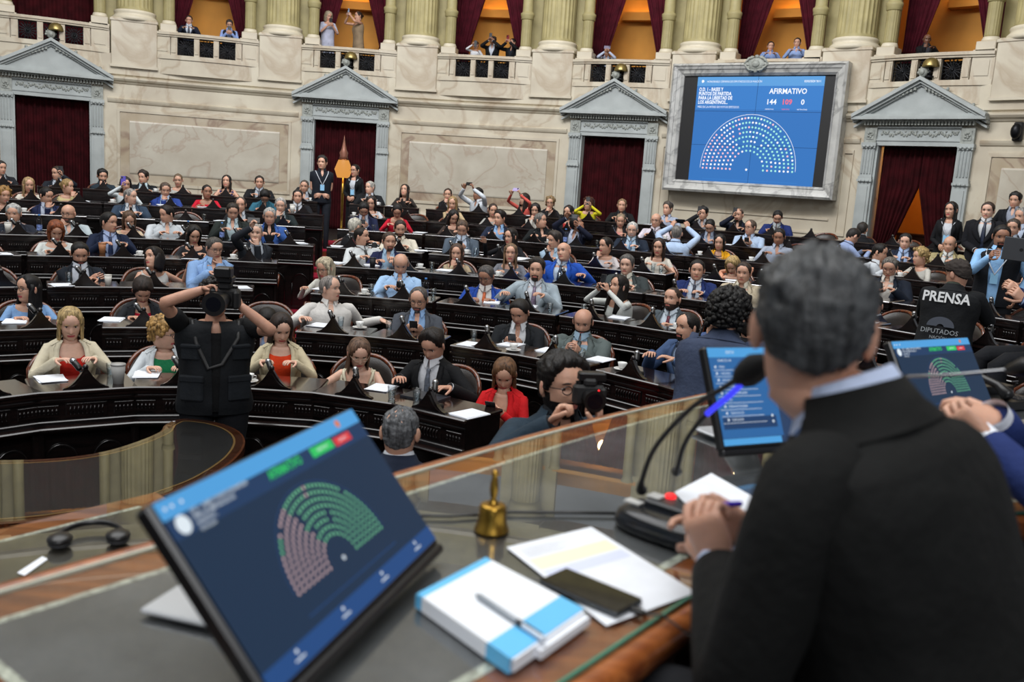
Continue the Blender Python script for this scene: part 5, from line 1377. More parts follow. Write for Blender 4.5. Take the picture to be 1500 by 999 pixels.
vd = b.build('vote_dots', [EW, EPk, EG], fr_root); vd.location = (0, 0, .014)
b = MB(); disc(b, U(.045), Vv(.045), .035, 0, 0, 3); disc(b, U(.045), Vv(.04), .03, 0, 0, 10); o = b.build('emblem', EW, fr_root); o.location = (0, 0, .015)
z_ = .016
text('HONORABLE CÁMARA DE DIPUTADOS DE LA NACIÓN', .062, EW, fr_root, U(.08), Vv(.045), z_, sx=.80, bold=.0)
text('02/02/2024 18:11', .062, EW, fr_root, U(.975), Vv(.045), z_, 'RIGHT', sx=.8, bold=.001)
for i, s_ in enumerate(('O.D. 1 - BASES Y', 'PUNTOS DE PARTIDA', 'PARA LA LIBERTAD DE', 'LOS ARGENTINOS...')): text(s_, .104, EW, fr_root, U(.02), Vv(.118+.040*i), z_, sx=.74, bold=.003)
text('MÁS DE LA MITAD DE VOTOS EMITIDOS', .066, EW, fr_root, U(.02), Vv(.282), z_, sx=.80)
text('AFIRMATIVO', .155, EW, fr_root, U(.735), Vv(.135), z_, 'CENTER', sx=.90, bold=.003)
text('144', .15, EW, fr_root, U(.615), Vv(.232), z_, 'CENTER', bold=.003); text('109', .15, emi('screen_red', 'ff6f7f', 1.0), fr_root, U(.735), Vv(.232), z_, 'CENTER', bold=.003); text('0', .15, EW, fr_root, U(.855), Vv(.232), z_, 'CENTER', bold=.003)
for s_, u, m_ in (('AFIRMATIVOS', .605, EW), ('NEGATIVOS', .73, emi('screen_red', 'ff6f7f', 1.0)), ('ABSTENCIONES', .855, EW)): text(s_, .036, m_, fr_root, U(u), Vv(.297), z_, 'CENTER', sx=.85)
# ---- table monitors
def monitor(q, label, content, stand=True):
    c = V3(q[:3])+V3((0, 0, EYE)); ya, ti, ro, w, h = q[3:8]
    R = V3((cos(ya), sin(ya), 0)); Bk = V3((-sin(ya), cos(ya), 0)); U_ = V3((0, 0, cos(ti)))+Bk*sin(ti); R, U_ = R*cos(ro)+U_*sin(ro), U_*cos(ro)-R*sin(ro); Nn = R.cross(U_)
    M_ = Matrix((R, U_, Nn)).transposed().to_4x4(); M_.translation = c; r = empty('monitor'); r.matrix_world = M_; tag(r, label, 'monitor', None)
    b = MB(); b.box((0, 0, -.014), (w, h, .026), ch=.005); b.box((0, -h*.1, -.035), (w*.6, h*.6, .03), ch=.012); b.box((0, -h/2-.006, -.010), (w, .016, .024), ch=.004); b.build('casing', M_BLACK, r)
    sw_, sh2 = w-.014, h-.014
    scr = empty('screen', (0, 0, 0)); scr.parent = r; scr.location = (0, .004, .0)
    content(scr, sw_, sh2)
    Mi = M_.inverted(); 
    # stand: a hinged rear foot resting on the table
    foot = c-Nn*.03-U_*(h*.05)
    bz = ZT+.001; back = V3((c.x, c.y, 0))+Bk*(.16); 
    b = MB()
    pts = [foot+R*.05, foot-R*.05]; f0 = V3((back.x, back.y, bz+.006))
    b.tube([foot, foot.lerp(f0, .6)+V3((0, 0, .02)), f0+V3((0, 0, .01))], [.022, .024, .03], 8, flat=2.2, fdir=R)
    Rm = Matrix((R.cross(V3((0, 0, 1))).normalized(), R, V3((0, 0, 1)))).transposed().to_3x3()
    b.box(f0, (.15, .20, .008), 0, Rm, .003)
    b.v = [tuple(Mi @ V3(v)) for v in b.v]; b.build('stand', mat('silver_grey_stand', 'b9bcc0', .35, metal=.3, var=0), r)
    return r
MB1 = emi('monitor_navy', '17304c', .9); MB2 = emi('monitor_navy_band', '1c3b63', .9); MH = emi('monitor_header_blue', '4f9fdc', 1.0); MBar = emi('monitor_footer_blue', '1f4b86', .9); MWt = emi('monitor_white', 'dfeaf2', 1.0); MGr = emi('monitor_green', '7fd8a0', .9); MPk = emi('monitor_pink', 'e8c4c4', .9); MG2 = emi('monitor_green_button', '2fc463', 1.0); MRd = emi('monitor_red_button', 'd8383c', 1.0); MOr = emi('monitor_orange_dot', 'e07a3a', 1.0)
def vote_content(dim=1.0):
    def f(scr, w, h):
        X = lambda u: w*(u-.5)
        Y = lambda v: h*(.5-v)
        b = MB(); rect(b, X(0), X(1), Y(1), Y(.2)); rect(b, X(0), X(1), Y(.2), Y(.095), 1); rect(b, X(0), X(1), Y(.095), Y(0), 2); rect(b, X(0), X(1), Y(1), Y(.90), 3, .0014)
        rect(b, X(.25), X(.78), Y(.845), Y(.840), 3, .0014); rect(b, X(.655), X(.785), Y(.165), Y(.105), 4, .0016); rect(b, X(.795), X(.90), Y(.17), Y(.115), 5, .0016); disc(b, X(.87), Y(.045), h*.025, 6, .0016, 16); disc(b, X(.05), Y(.145), h*.048, 7, .0016, 20)
        for u in (.141, .382, .624, .871): disc(b, X(u), Y(.925), h*.011, 7, .0018, 10); rect(b, X(u-.022), X(u+.022), Y(.965), Y(.957), 7, .0018)
        for u, v in ((.025, .045), (.05, .045), (.085, .045)): disc(b, X(u), Y(v), h*.010, 7, .0016, 8)
        b.build('display_panel', [MB1, MB2, MH, MBar, MG2, MRd, MOr, MWt], scr)
        b = MB()
        rd = random.Random(5)
        def fc(a, k, i): return (1 if a > 118 and not (k == 7 and 140 < a < 152) else 0) if not (k > 5 and 84 < a < 90) else 1
        hemi(b, X(.51), Y(.72), .080*w, .245*w, .92, w*.0052, fc, mi_arc=2); disc(b, X(.51), Y(.72), w*.007, 3, .0018)
        b.build('vote_dots', [MGr, MPk, MBar, MWt], scr)
        text('AFIRMATIVO', h*.075, MG2, scr, X(.42), Y(.135), .0018, sx=.8, bold=.0005)
        for i, s_ in enumerate(('O.D. 1 - BASES Y PUNTOS DE PARTIDA', 'PARA LA LIBERTAD DE LOS', 'ARGENTINOS...', 'VOTACIÓN')): text(s_, h*(.034 if i < 2 else .028), MWt, scr, X(.09), Y(.108+.032*i), .0018, sx=.8)
        text('AFIRMATIVO', h*.028, MWt, scr, X(.72), Y(.135), .002, 'CENTER', sx=.8); text('NEGATIVO', h*.026, MWt, scr, X(.848), Y(.143), .002, 'CENTER', sx=.8)
    return f
def list_content(scr, w, h):
    X = lambda u: w*(u-.5)
    Y = lambda v: h*(.5-v)
    A_ = emi('monitor_slate', '2b4266', .9); B_ = emi('monitor_list_blue', '2f6aa8', .9); D_ = emi('monitor_selected_navy', '20406c', .9)
    b = MB(); rect(b, X(0), X(1), Y(1), Y(0)); rect(b, X(0), X(.42), Y(.93), Y(.10), 1, .0013); rect(b, X(0), X(1), Y(.10), Y(0), 2, .0013); rect(b, X(0), X(.40), Y(1), Y(.935), 2, .0014); rect(b, X(.02), X(.39), Y(.84), Y(.72), 3, .0015)
    rect(b, X(.34), X(.62), Y(.30), Y(.26), 3, .0015); disc(b, X(.43), Y(.345), h*.012, 5, .0016); rect(b, X(.45), X(.52), Y(.35), Y(.34), 4, .0016)
    for k in range(9):
        v = .20+.068*k; rect(b, X(.02), X(.30+.01*(k % 3)), Y(v+.036), Y(v+.032), 4, .0016); disc(b, X(.035+.003*k), Y(v), h*.013, 4, .0016)
    for v in (.72, .78): disc(b, X(.365), Y(v), h*.014, 4, .0017)
    b.build('display_panel', [A_, B_, MH, D_, MWt, MRd], scr)
    for k, s_ in enumerate(('ORDEN DEL DÍA', 'TEMAS', 'VOTACIÓN', 'LISTA DE ORADORES', 'MOCIÓN DE ORDEN', 'CUESTIÓN DE PRIVILEGIO', 'ACTA', 'PEDIDOS DE PALABRA', 'TIEMPO DE USO', 'INSERCIONES')):
        text(s_, h*.032, MWt, scr, X(.055+.003*k), Y(.135+.068*k), .0018, sx=.8)
    text('SESIÓN', h*.04, MWt, scr, X(.12), Y(.05), .0018, sx=.9)
monitor([-.26, 1.256, -.51, 1.289, .68, .004, .538, .282], 'large black monitor in the left foreground showing the vote semicircle', vote_content())
monitor([.729, 2.332, -.495, .545, .442, -.032, .512, .264], 'black monitor with a blue list beyond the double microphone', list_content)
monitor([1.365, 2.805, -.504, .697, .522, -.032, .506, .257], 'farther dark monitor with a small vote semicircle at the right', vote_content())
# ---- hand bell
p = on_z(720, 776, ZT); r = empty('hand_bell', p, label='small polished brass hand bell standing on the dais table', cat='bell')
b = MB(); b.lathe([(.020, .052), (.0245, .050), (.026, .045), (.0265, .030), (.028, .018), (.031, .008), (.0335, .002), (.034, 0), (.030, 0), (.026, .02), (.022, .045), (.003, .047)], n=40); b.build('bell_cup', M_BRASS, r)
b = MB(); b.lathe([(.012, .050), (.009, .056), (.006, .060), (.0058, .066), (.0075, .072), (.0085, .082), (.0075, .094), (.0055, .104), (.005, .107), (.0065, .110), (.006, .115), (.001, .119)], n=24); b.build('handle', M_BRASS, r)
b = MB(); b.tube([(0, 0, .045), (0, .002, .018)], .0012, 6); b.ell((0, .002, .013), (.005, .005, .006), 10); b.build('clapper', M_BRASS, r)
# ---- papers, folder, pen, phone
o = sheet('printed_sheet', 'large white printed sheet with pale yellow and blue bands under the phone', 'paper', ccw(pxs([(742, 802), (866, 772), (1020, 868), (888, 917)], ZT)), ZT)
b = MB(); A4 = [on_z(*q, ZT+.0008) for q in ((742, 802), (866, 772), (1020, 868), (888, 917))]
def bil(u, v): return A4[0].lerp(A4[1], u).lerp(A4[3].lerp(A4[2], u), v)
for v0, v1, mi in ((.20, .34, 0), (.36, .46, 1)):
    P_ = [bil(.05, v0), bil(.95, v0), bil(.95, v1), bil(.05, v1)]; b.add(P_, [(0, 1, 2, 3)], mi, False)
for k in range(9):
    P_ = [bil(.08, .06+.014*k), bil(.08+.6*(.6+.4*((k*7 % 5)/5)), .06+.014*k), bil(.08+.6*(.6+.4*((k*7 % 5)/5)), .064+.014*k), bil(.08, .064+.014*k)]; b.add(P_, [(0, 1, 2, 3)], 2, False)
c = b.build('printed_bands', [mat('pale_yellow_ink', 'e6e4c4', .7, var=0), mat('pale_lilac_ink', 'c9cfe6', .7, var=0), mat('pale_grey_ink', 'c3c5cc', .7, var=0)]); c.parent = o; c.location = (0, 0, -ZT)
FP = [on_z(*q, ZT) for q in ((610, 890), (712, 834), (857, 912), (748, 990))]
def fb(u, v, z): p = FP[0].lerp(FP[1], u).lerp(FP[3].lerp(FP[2], u), v); return V3((p.x, p.y, ZT+z))
r = empty('document_folder', (0, 0, 0), label='thick white and light blue document folder with a pen on it', cat='folder')
def slab(u0, u1, v0, v1, z0, z1, mi, b, wob=0):
    n = 10; rows = []
    for i in range(n+1):
        v = v0+(v1-v0)*i/n; w = wob*sin(i*2.1); rows.append([fb(u0, v, z0), fb(u0, v, z1), fb(u1+w, v, z1), fb(u1+w, v, z0)])
    b.grid(rows, True, mi, True, True, False)
b = MB(); slab(.03, .97, .03, 1.0, .002, .020, 0, b, .01); b.build('inner_pages', M_PAPER, r)
b = MB()
for v0, v1, mi in ((-.01, .06, 1), (.06, .76, 0), (.76, .98, 1)): slab(0, 1.0, v0, v1, .020, .0215, mi, b); slab(0, 1.0, v0, v1, 0, .002, mi, b); slab(-.005, .012, v0, v1, 0, .0215, mi, b)
b.build('cover', [mat('folder_white', 'e2e6ec', .45, var=.02), mat('folder_light_blue', '5db4e4', .45, var=.03)], r)
b = MB(); slab(.30, .97, 1.0, 1.05, .003, .016, 0, b, .02); b.build('loose_pages', M_PAPER, r)
b = MB(); P0 = on_z(697, 867, ZT+.03)+V3((0, 0, 0)); P1 = on_z(800, 935, ZT+.03)
P0.z = P1.z = ZT+.0265
b.tube([P0, P0.lerp(P1, .06)], [.0008, .0042], 10, 1); b.tube([P0.lerp(P1, .06), P0.lerp(P1, .62)], .0048, 12, 0); b.tube([P0.lerp(P1, .62), P0.lerp(P1, .70)], .0050, 12, 1); b.tube([P0.lerp(P1, .70), P0.lerp(P1, .97)], .0050, 12, 2); b.tube([P0.lerp(P1, .72)+V3((0, 0, .006)), P0.lerp(P1, .95)+V3((0, 0, .006))], .0014, 6, 1)
tag(b.build('ballpoint_pen', [mat('clear_grey_pen', '8d949b', .2, var=0), mat('dark_pen_grip', '23262c', .3, var=0), mat('pen_cap_white', 'c9d3e0', .2, var=0)]), 'thin grey ballpoint pen lying on the white and blue folder', 'pen')
# phone on the sheet
C4 = [on_z(*q, ZT+.011) for q in ((795, 850), (912, 900), (936, 876), (822, 832))]; cc = sum(C4, V3())/4; lx = (C4[1]-C4[0]); a = atan2(lx.y, lx.x)
r = empty('smartphone', (cc.x, cc.y, ZT+.0012), a, label='black smartphone lying face up on the printed sheet', cat='phone')
L_, W__ = .158, .076
b = MB(); b.box((0, 0, .0055), (L_, W__, .010), ch=.004); b.build('body', mat('phone_graphite', '2b3036', .35, metal=.4, var=0), r)
b = MB(); b.box((0, 0, .0106), (L_-.004, W__-.004, .0008)); b.build('glass_face', mat('black_phone_glass', '060709', .04, var=0), r)
b = MB()
for x, w in ((-.055, .012), (-.035, .02), (-.012, .014), (.01, .02), (.032, .010)): b.box((x, -W__/2-.0004, .006), (w, .0012, .003))
b.build('side_buttons', M_SILVER, r)
b = MB(); b.box((L_/2+.012, .004, .006), (.024, .011, .007), ch=.002); b.build('charging_plug', M_BLACK, r)
Mr = Matrix.Translation((cc.x, cc.y, ZT)) @ Matrix.Rotation(a, 4, 'Z'); s0 = Mr @ V3((L_/2+.026, .004, .006))
pz = [s0, s0+V3((.03, -.0, 0)), on_z(975, 905, ZT+.004), on_z(995, 925, ZT+.002)+TN*.02, on_z(1005, 960, ZT-.10), on_z(1010, 985, ZT-.35)]
b = MB(); b.tube(pz, .0022, 8); tag(b.build('charging_cable', M_BLACK), 'thin black charging cable running from the phone over the table edge', 'cable')
sheet('paper_sheet', 'white paper sheets beside the double microphone by the speaker\'s hands', 'paper', ccw(pxs([(988, 722), (1042, 694), (1105, 730), (1120, 770), (1040, 775)], ZT)), ZT, .002)
# ---- double gooseneck microphone
Bs = [on_z(*q, ZT) for q in ((882, 772), (945, 742), (1090, 790), (1020, 830))]
c0 = sum(Bs, V3())/4; ax = (Bs[2]-Bs[1]).normalized(); a = atan2(ax.y, ax.x)
r = empty('desk_microphone', (c0.x, c0.y, ZT), a, label='black conference microphone base with two goosenecks and lit red buttons', cat='microphone')
Mr = Matrix.Translation((c0.x, c0.y, ZT)) @ Matrix.Rotation(a, 4, 'Z'); Mi = Mr.inverted()
LX = (Bs[2]-Bs[1]).length*1.0; LY = .135
def ovl(s, z, sh=0, n=28): return [(sh+s*LX/2*math.copysign(abs(cos(2*pi*k/n))**.75, cos(2*pi*k/n)), s*LY/2*math.copysign(abs(sin(2*pi*k/n))**.6, sin(2*pi*k/n)), z) for k in range(n)]
b = MB(); b.grid([ovl(.97, 0), ovl(1.0, .006), ovl(1.0, .018), ovl(.96, .030), ovl(.86, .038), ovl(.5, .041)], True, 0, True, True); b.build('base', mat('glossy_black_base', '14171c', .22, var=0), r)
b = MB(); b.box((.015, .022, .045), (LX*.72, .05, .018), ch=.004); b.build('control_strip', mat('dark_grey_panel', '23262b', .35, var=0), r)
b = MB(); b.box((-.055, .024, .056), (.03, .03, .004), ch=.001); b.box((-LX*.36, -.012, .044), (.035, .022, .004)); b.build('label_plates', mat('pale_plate', 'b5b6b4', .5, var=0), r)
q = Mi @ on_z(982, 728, ZT+.055); b = MB(); b.ell((q.x, q.y, .056), (.012, .012, .007), 14); b.build('red_button', emi('red_button_light', 'ff2a2e', 1.6), r)
q = Mi @ on_z(1030, 742, ZT+.055); b = MB(); b.ell((q.x-.006, q.y, .056), (.009, .007, .006), 12); b.build('red_button', emi('red_button_light', 'ff2a2e', 1.6), r)
def neck(px, foam, d0, d1, blue=False):
    pts = [at_d(x, y, d) for x, y, d in px]; pts[0].z = ZT+.05
    out = []
    Q = [pts[0]]+pts+[pts[-1]]
    for i in range(1, len(Q)-2):
        for j in range(6):
            t = j/6; a_, b_, c_, e_ = Q[i-1], Q[i], Q[i+1], Q[i+2]; out.append(.5*((2*b_)+(c_-a_)*t+(2*a_-5*b_+4*c_-e_)*t*t+(3*b_-a_-3*c_+e_)*t**3))
    out.append(Q[-2]); L = [tuple(Mi @ p) for p in out]; n = len(L)
    b = MB(); k = n//4
    b.tube(L[:k], [.012-.006*i/(k-1) for i in range(k)], 12); b.tube(L[k-1:], .0052, 10); b.build('gooseneck', M_BLACKM, r)
    if blue:
        m = int(n*.62); b = MB(); b.tube([V3(p) for p in L[m:]], .0062, 10); b.build('blue_light_ring', emi('blue_light', '3a3cf0', 1.3), r)
    if foam:
        f = [Mi @ p for p in foam]; b = MB(); b.tube([f[0], f[0].lerp(f[1], .2), f[0].lerp(f[1], .5), f[0].lerp(f[1], .8), f[1]], [.011, .018, .0215, .021, .014], 20); b.build('foam_windscreen', M_FOAM, r)
bA = on_z(937, 752, ZT); bB = on_z(990, 722, ZT)
dA = hypot(bA.x, bA.y); dB = hypot(bB.x, bB.y)
neck([(937, 750, dA), (940, 705, dA-.02), (960, 655, dA-.06), (1010, 600, dA-.12), (1060, 568, dA-.17), (1088, 550, dA-.20)], [at_d(1080, 556, dA-.19), at_d(1114, 528, dA-.22)], 0, 0)
neck([(988, 722, dB), (992, 690, dB-.02), (1003, 650, dB-.05), (1030, 612, dB-.09), (1068, 580, dB-.13), (1094, 554, dB-.17)], [at_d(1092, 560, dB-.16), at_d(1118, 532, dB-.19)], 0, 0, True)
b = MB(); P_ = [on_z(900, 752, ZT+.004), on_z(840, 751, ZT+.004), on_z(740, 750, ZT+.004), on_z(660, 756, ZT+.004), on_z(600, 755, ZT+.004)]
b.tube(P_, .0035, 8); tag(b.build('microphone_cable', M_BLACK), 'black cable running behind the bell from microphone to monitor', 'cable')
# right hand side: neighbour's papers, phone set, long thin microphone
for i, (L_, lb, th) in enumerate((([(1442, 668), (1452, 661), (1490, 682), (1478, 697)], 'stack of white papers under the neighbour\'s sleeves at the right edge', .012), ([(1478, 700), (1492, 690), (1512, 700), (1500, 716)], 'white paper corner below the paper stack at the right edge', .002))):
    sheet('paper_stack' if i == 0 else 'paper_sheet', lb, 'paper', ccw(pxs(L_, ZT)), ZT, th)
p0 = on_z(1460, 590, ZT); r = empty('desk_telephone', p0, radians(25), label='black desk telephone right of the farther monitor', cat='telephone')
b = MB(); b.prism([(-.09, -.10), (.09, -.10), (.09, .10), (-.09, .10)], 0, .03); b.prism([(-.08, .0), (.08, .0), (.08, .095), (-.08, .095)], .03, .06)
for i in range(3):
    for j in range(4): b.box((.0+.022*i, -.08+.02*j, .032), (.014, .012, .006), 1)
b.build('base', [M_BLACK, mat('phone_keys', '2c2d31', .4, var=0)], r)
b = MB(); b.tube([(-.06, -.08, .05), (-.062, -.04, .075), (-.062, .04, .09), (-.06, .09, .085)], [.024, .014, .014, .024], 10); b.build('handset', M_BLACK, r)
r = empty('long_microphone', (0, 0, 0), label='long thin grey gooseneck microphone crossing in front of the farther monitor', cat='microphone')
b = MB(); b.tube([at_d(1312, 552, 1.9), at_d(1400, 549, 1.86), at_d(1485, 541, 1.82)], .0032, 8); b.build('thin_arm', M_SILVER, r)
b = MB(); b.tube([at_d(1478, 542, 1.82), at_d(1500, 537, 1.81), at_d(1530, 535, 1.80), at_d(1560, 560, 1.8), V3((1.10, 1.42, ZT+.02))], [.009, .016, .018, .02, .03], 12); b.build('thick_shaft', M_BLACK, r)
# ---- the round stenographers' table in the pit
PT = [(-2.30, 6.19), (-2.12, 6.20), (-1.93, 6.10), (-1.78, 5.92), (-1.69, 5.68), (-1.66, 5.35), (-1.708, 4.98), (-1.80, 4.74), (-1.915, 4.54), (-2.14, 4.31), (-2.416, 4.15), (-2.8, 4.05), (-3.3, 4.08), (-4.0, 4.3), (-4.0, 5.05), (-3.4, 4.98), (-2.94, 5.07), (-2.65, 5.18), (-2.465, 5.35), (-2.36, 5.6), (-2.31, 5.85), (-2.34, 6.02)]
K_ = 1.60/1.77; PT = [(x*K_, y*K_) for x, y in PT]
def scp(P, s): 
    # inset a closed outline
    n = len(P); out = []
    for i in range(n):
        a_ = V3((*P[i-1], 0)); c_ = V3((*P[(i+1) % n], 0)); t = (c_-a_).normalized(); nn = V3((-t.y, t.x, 0)); out.append((P[i][0]-nn.x*s, P[i][1]-nn.y*s))
    return out
def closed_cr(P, m=4):
    n = len(P); out = []
    for i in range(n):
        a_, b_, c_, e_ = [V3((*P[(i+k) % n], 0)) for k in (-1, 0, 1, 2)]
        for j in range(m): t = j/m; q = .5*((2*b_)+(c_-a_)*t+(2*a_-5*b_+4*c_-e_)*t*t+(3*b_-a_-3*c_+e_)*t**3); out.append((q.x, q.y))
    return out
PT = ccw(closed_cr(PT)); ZP = .95
r = empty('stenographer_table', (0, 0, 0), label='curved glass topped wooden table in the pit at the left', cat='table')
def ins(s): return scp(PT, -s) 
b = MB(); b.prism(PT, ZP-.06, ZP-.008); b.prism(ins(-.02) if 0 else PT, ZP-.06, ZP-.05); b.build('wooden_top', woodmat('dark_table_wood', '2c160c', '5a2f18', .25), r)
b = MB(); b.prism(ins(.07), ZP-.009, ZP-.006); b.build('leather_inlay', mat('dark_table_leather', '1d1a1a', .5, var=.2), r)
b = MB(); I0, I1 = ins(.055), ins(.067); b.grid([[(*p, ZP-.0055) for p in I0+[I0[0]]], [(*p, ZP-.0055) for p in I1+[I1[0]]]], False, 0, smooth=False); b.build('gilt_line', mat('gilt_line', '8a6a3c', .4, var=0), r)
b = MB(); b.prism(ins(.012), ZP-.003, ZP-.0025); b.build('glass_sheet', M_TGLASS, r)
b = MB(); b.prism(ins(.10), 0, ZP-.06); b.build('table_body', M_DARK, r)
# ------------------------------------------------------------------ people of the foreground, the aisles and the gallery
def facedir(head, ang):
    u = V3((head.x, head.y, 0)).normalized(); q = radians(ang); return -u*cos(q)+V3((u.y, -u.x, 0))*sin(q)
def who(core, x, y, dist, floor, ang, **o):
    H = at_d(x, y, dist); o.setdefault('lod', 1); return Person(core, H, floor, facedir(H, ang), o)
# the speaker at the dais
P = who('person in black suit seen from behind, seated at the dais table holding a pen', 1192, 474, 1.36, 1.15, -112, j='050606', s='b9c6e2', h='short', hc='454749', look=-176, n=-4, lod=2, w=1.12, L=23, fwd=.026, a='dd', sk=1, vol=1.1, hk=.935, k=1.0, nk=.90, nape=.018,
        TR=(tuple(at_d(1100, 782, 1.50)), (-.9, .35, .35), (-.1, -.9, -.35), [.5, .9, 1.0, 1.0, .3], 1), TL=(tuple(at_d(1056, 836, 1.36)), (-.42, .35, .85), (.80, .35, -.30), [.75, .95, 1.05, 1.1, .6], 1), poleR=(.8, -.6, -.5), poleL=(-.9, -.5, -.6))
pen0 = at_d(1012, 741, 1.44); pen1 = at_d(1085, 738, 1.48)
b = MB(); b.tube([pen0, pen0.lerp(pen1, .06)], [.002, .0045], 10, 1); b.tube([pen0.lerp(pen1, .06), pen1], .0048, 12, 0); tag(b.build('pen', [mat('violet_pen', '4a35b8', .25, var=0), M_BLACK]), 'violet pen held between the hands of the person in black suit', 'pen')
r = empty('dais_armchair', (P.root.location.x, P.root.location.y, 1.15), P.psi, label='dark armchair under the person in black suit at the dais', cat='armchair')
for ch in chair0.children: c = ch.copy(); COL.objects.link(c); c.parent = r
# neighbour at the right edge: arms reach into view
P = who('person in navy suit with white cuffs and watch, hands together at the right edge', 1620, 430, 2.3, 1.15, -78, j='1f2f63', s='dfe3ea', t='20305c', lod=2, h='short', hc='2a2220', L=14, n=20, w=1.0, sk=4, cuff=.03,
        TR=(tuple(at_d(1460, 615, 2.22)), (-.95, .1, .22), (.1, .5, -.9), [.9, 1.1, 1.1, 1.1, .8], 1), TL=(tuple(at_d(1446, 650, 2.14)), (-.75, .35, .55), (.4, .5, .2), [.8, .9, 1.0, 1.0, .7], 1))
# photographer in glasses beyond the table
P = who('bearded person with round glasses in dark blue jacket photographing with both hands', 824, 566, 3.62, 0, 24, st=1, j='22323f', s='1a1d22', lod=2, h='wavy', hc='15100e', B=2, g=1, look=30, n=-2, sk=4, hk=1.06, vol=.95, w=1.08,
        TR=(tuple(at_d(808, 622, 3.22)), (.42, -.1, .95), (.6, -.3, .1), [1.0, 1.15, 1.2, 1.2, .5], 1), TL=(tuple(at_d(878, 632, 3.22)), (-.05, -.1, 1), (-.8, .1, .1), [.9, 1.0, 1.0, 1.0, .4], 1))
def camera_prop(c, f, label, s=1.0, tele=False):
    f = V3(f).normalized(); x = f.cross(V3((0, 0, 1))).normalized(); z = x.cross(f); M_ = Matrix((x, f, z)).transposed().to_4x4(); M_.translation = c
    r = empty('photo_camera'); r.matrix_world = M_; tag(r, label, 'camera')
    b = MB(); b.box((0, 0, 0), (.135*s, .06*s, .09*s), ch=.012*s); b.box((0, 0, .055*s), (.06*s, .06*s, .035*s), ch=.01*s); b.box((-.055*s, .02*s, -.005*s), (.03*s, .05*s, .085*s), ch=.01*s); b.build('body', M_BLACKM, r)
    b = MB(); b.cyl((0, .03*s, -.005*s), (0, .10*s, -.005*s), .036*s, .038*s, 28); b.cyl((0, .10*s, -.005*s), (0, (.12 if not tele else .20)*s, -.005*s), .042*s, .046*s if not tele else .052*s, 28); b.build('lens', M_BLACK, r)
    b = MB(); b.cyl((0, (.12 if not tele else .20)*s, -.005*s), (0, (.121 if not tele else .201)*s, -.005*s), .033*s, .033*s, 24); b.build('front_glass', mat('dark_lens_glass', '0a0c14', .03, var=0), r)
    b = MB(); b.cyl((-.045*s, .0, .047*s), (-.045*s, 0, .056*s), .012*s, .012*s, 14); b.cyl((.045*s, .0, .047*s), (.045*s, 0, .058*s), .014*s, .014*s, 14); b.build('dials', M_BLACK, r)
    if tele: b = MB(); b.box((0, -.01, .085*s), (.07*s, .08*s, .03*s), ch=.008); b.box((0, .03*s, .12*s), (.075*s, .07*s, .05*s), ch=.01); b.build('flash_unit', M_BLACK, r)
    return r
cp = camera_prop(at_d(862, 578, 3.26), (.16, -1, .03), 'small black camera with a red light held by the person in glasses', .86)
b = MB(); b.ell((-.03, .030, .022), (.004, .003, .004), 8); b.build('red_light', emi('red_button_light', 'ff2a2e', 1.6), cp); b = MB(); b.box((-.01, -.01, .066), (.10, .05, .035), ch=.006); b.build('hot_shoe_viewfinder', M_BLACK, cp)
# grey head in front of the table
P = who('grey-haired person in navy suit seen from behind in the pit', 586, 634, 4.1, .12, 178, j='1b2436', s='c9ced6', h='recede', hc='5d5f62', look=172, n=6, lod=2, w=1.05, sk=4, a='ll', vol=.5)
hc_ = P.root.location; put(chair0, (hc_.x, hc_.y, .12), P.psi, 'leather armchair under the grey-haired person in the pit', 'armchair')
# the photographer with the large camera
P = who('person in black photographer vest with raised arms behind a large camera', 316, 436, 6.15, 0, 2, st=1, v='15181c', open='.02', tp='101113', neck='.02', sl='short', h='curly', hc='17110f', look=2, n=0, lod=2, w=1.20, vol=.6, sk=1, belly=.04, L=0,
        TR=(tuple(at_d(298, 424, 5.93)), (.9, -.25, .35), (.1, -.3, -.9), [.5, .7, .8, .9, .3], 1), TL=(tuple(at_d(352, 448, 5.93)), (-.35, -.25, .95), (-.7, .2, -.1), [.6, .8, .9, .9, .3], 1), poleR=(1, .0, -.25), poleL=(-1, .1, -.8))
for sx in (-1, 1):
    for s0_, hh, ww in ((.62, .10, .12), (.18, .16, .15)):
        vp = MB(); c = P.tp(s0_, sx*.62, 1.04, .012); vp.box(c, (ww, .03, hh), 0, Matrix.Rotation(-sx*.35, 3, 'Z'), .012); vp.box(c+V3((0, .006, hh*.42)), (ww*1.05, .032, hh*.28), 0, Matrix.Rotation(-sx*.35, 3, 'Z'), .008); vp.build('vest_pocket', cloth('wool', '1b1f24'), P.root)
b = MB(); b.tube([P.tp(.97, -1.3, 1.08, .02), P.tp(.8, -.45, 1.08, .02), P.tp(.5, -.1, 1.08, .03), P.tp(.45, .15, 1.08, .03), P.tp(.75, .4, 1.08, .02), P.tp(.97, 1.3, 1.08, .02)], .014, 6, flat=.4); b.build('camera_strap', M_BLACKM, P.root)
camera_prop(at_d(330, 436, 5.86), (.06, -1, .0), 'large black camera with flash hiding the face of the person in the vest', 1.35, True)
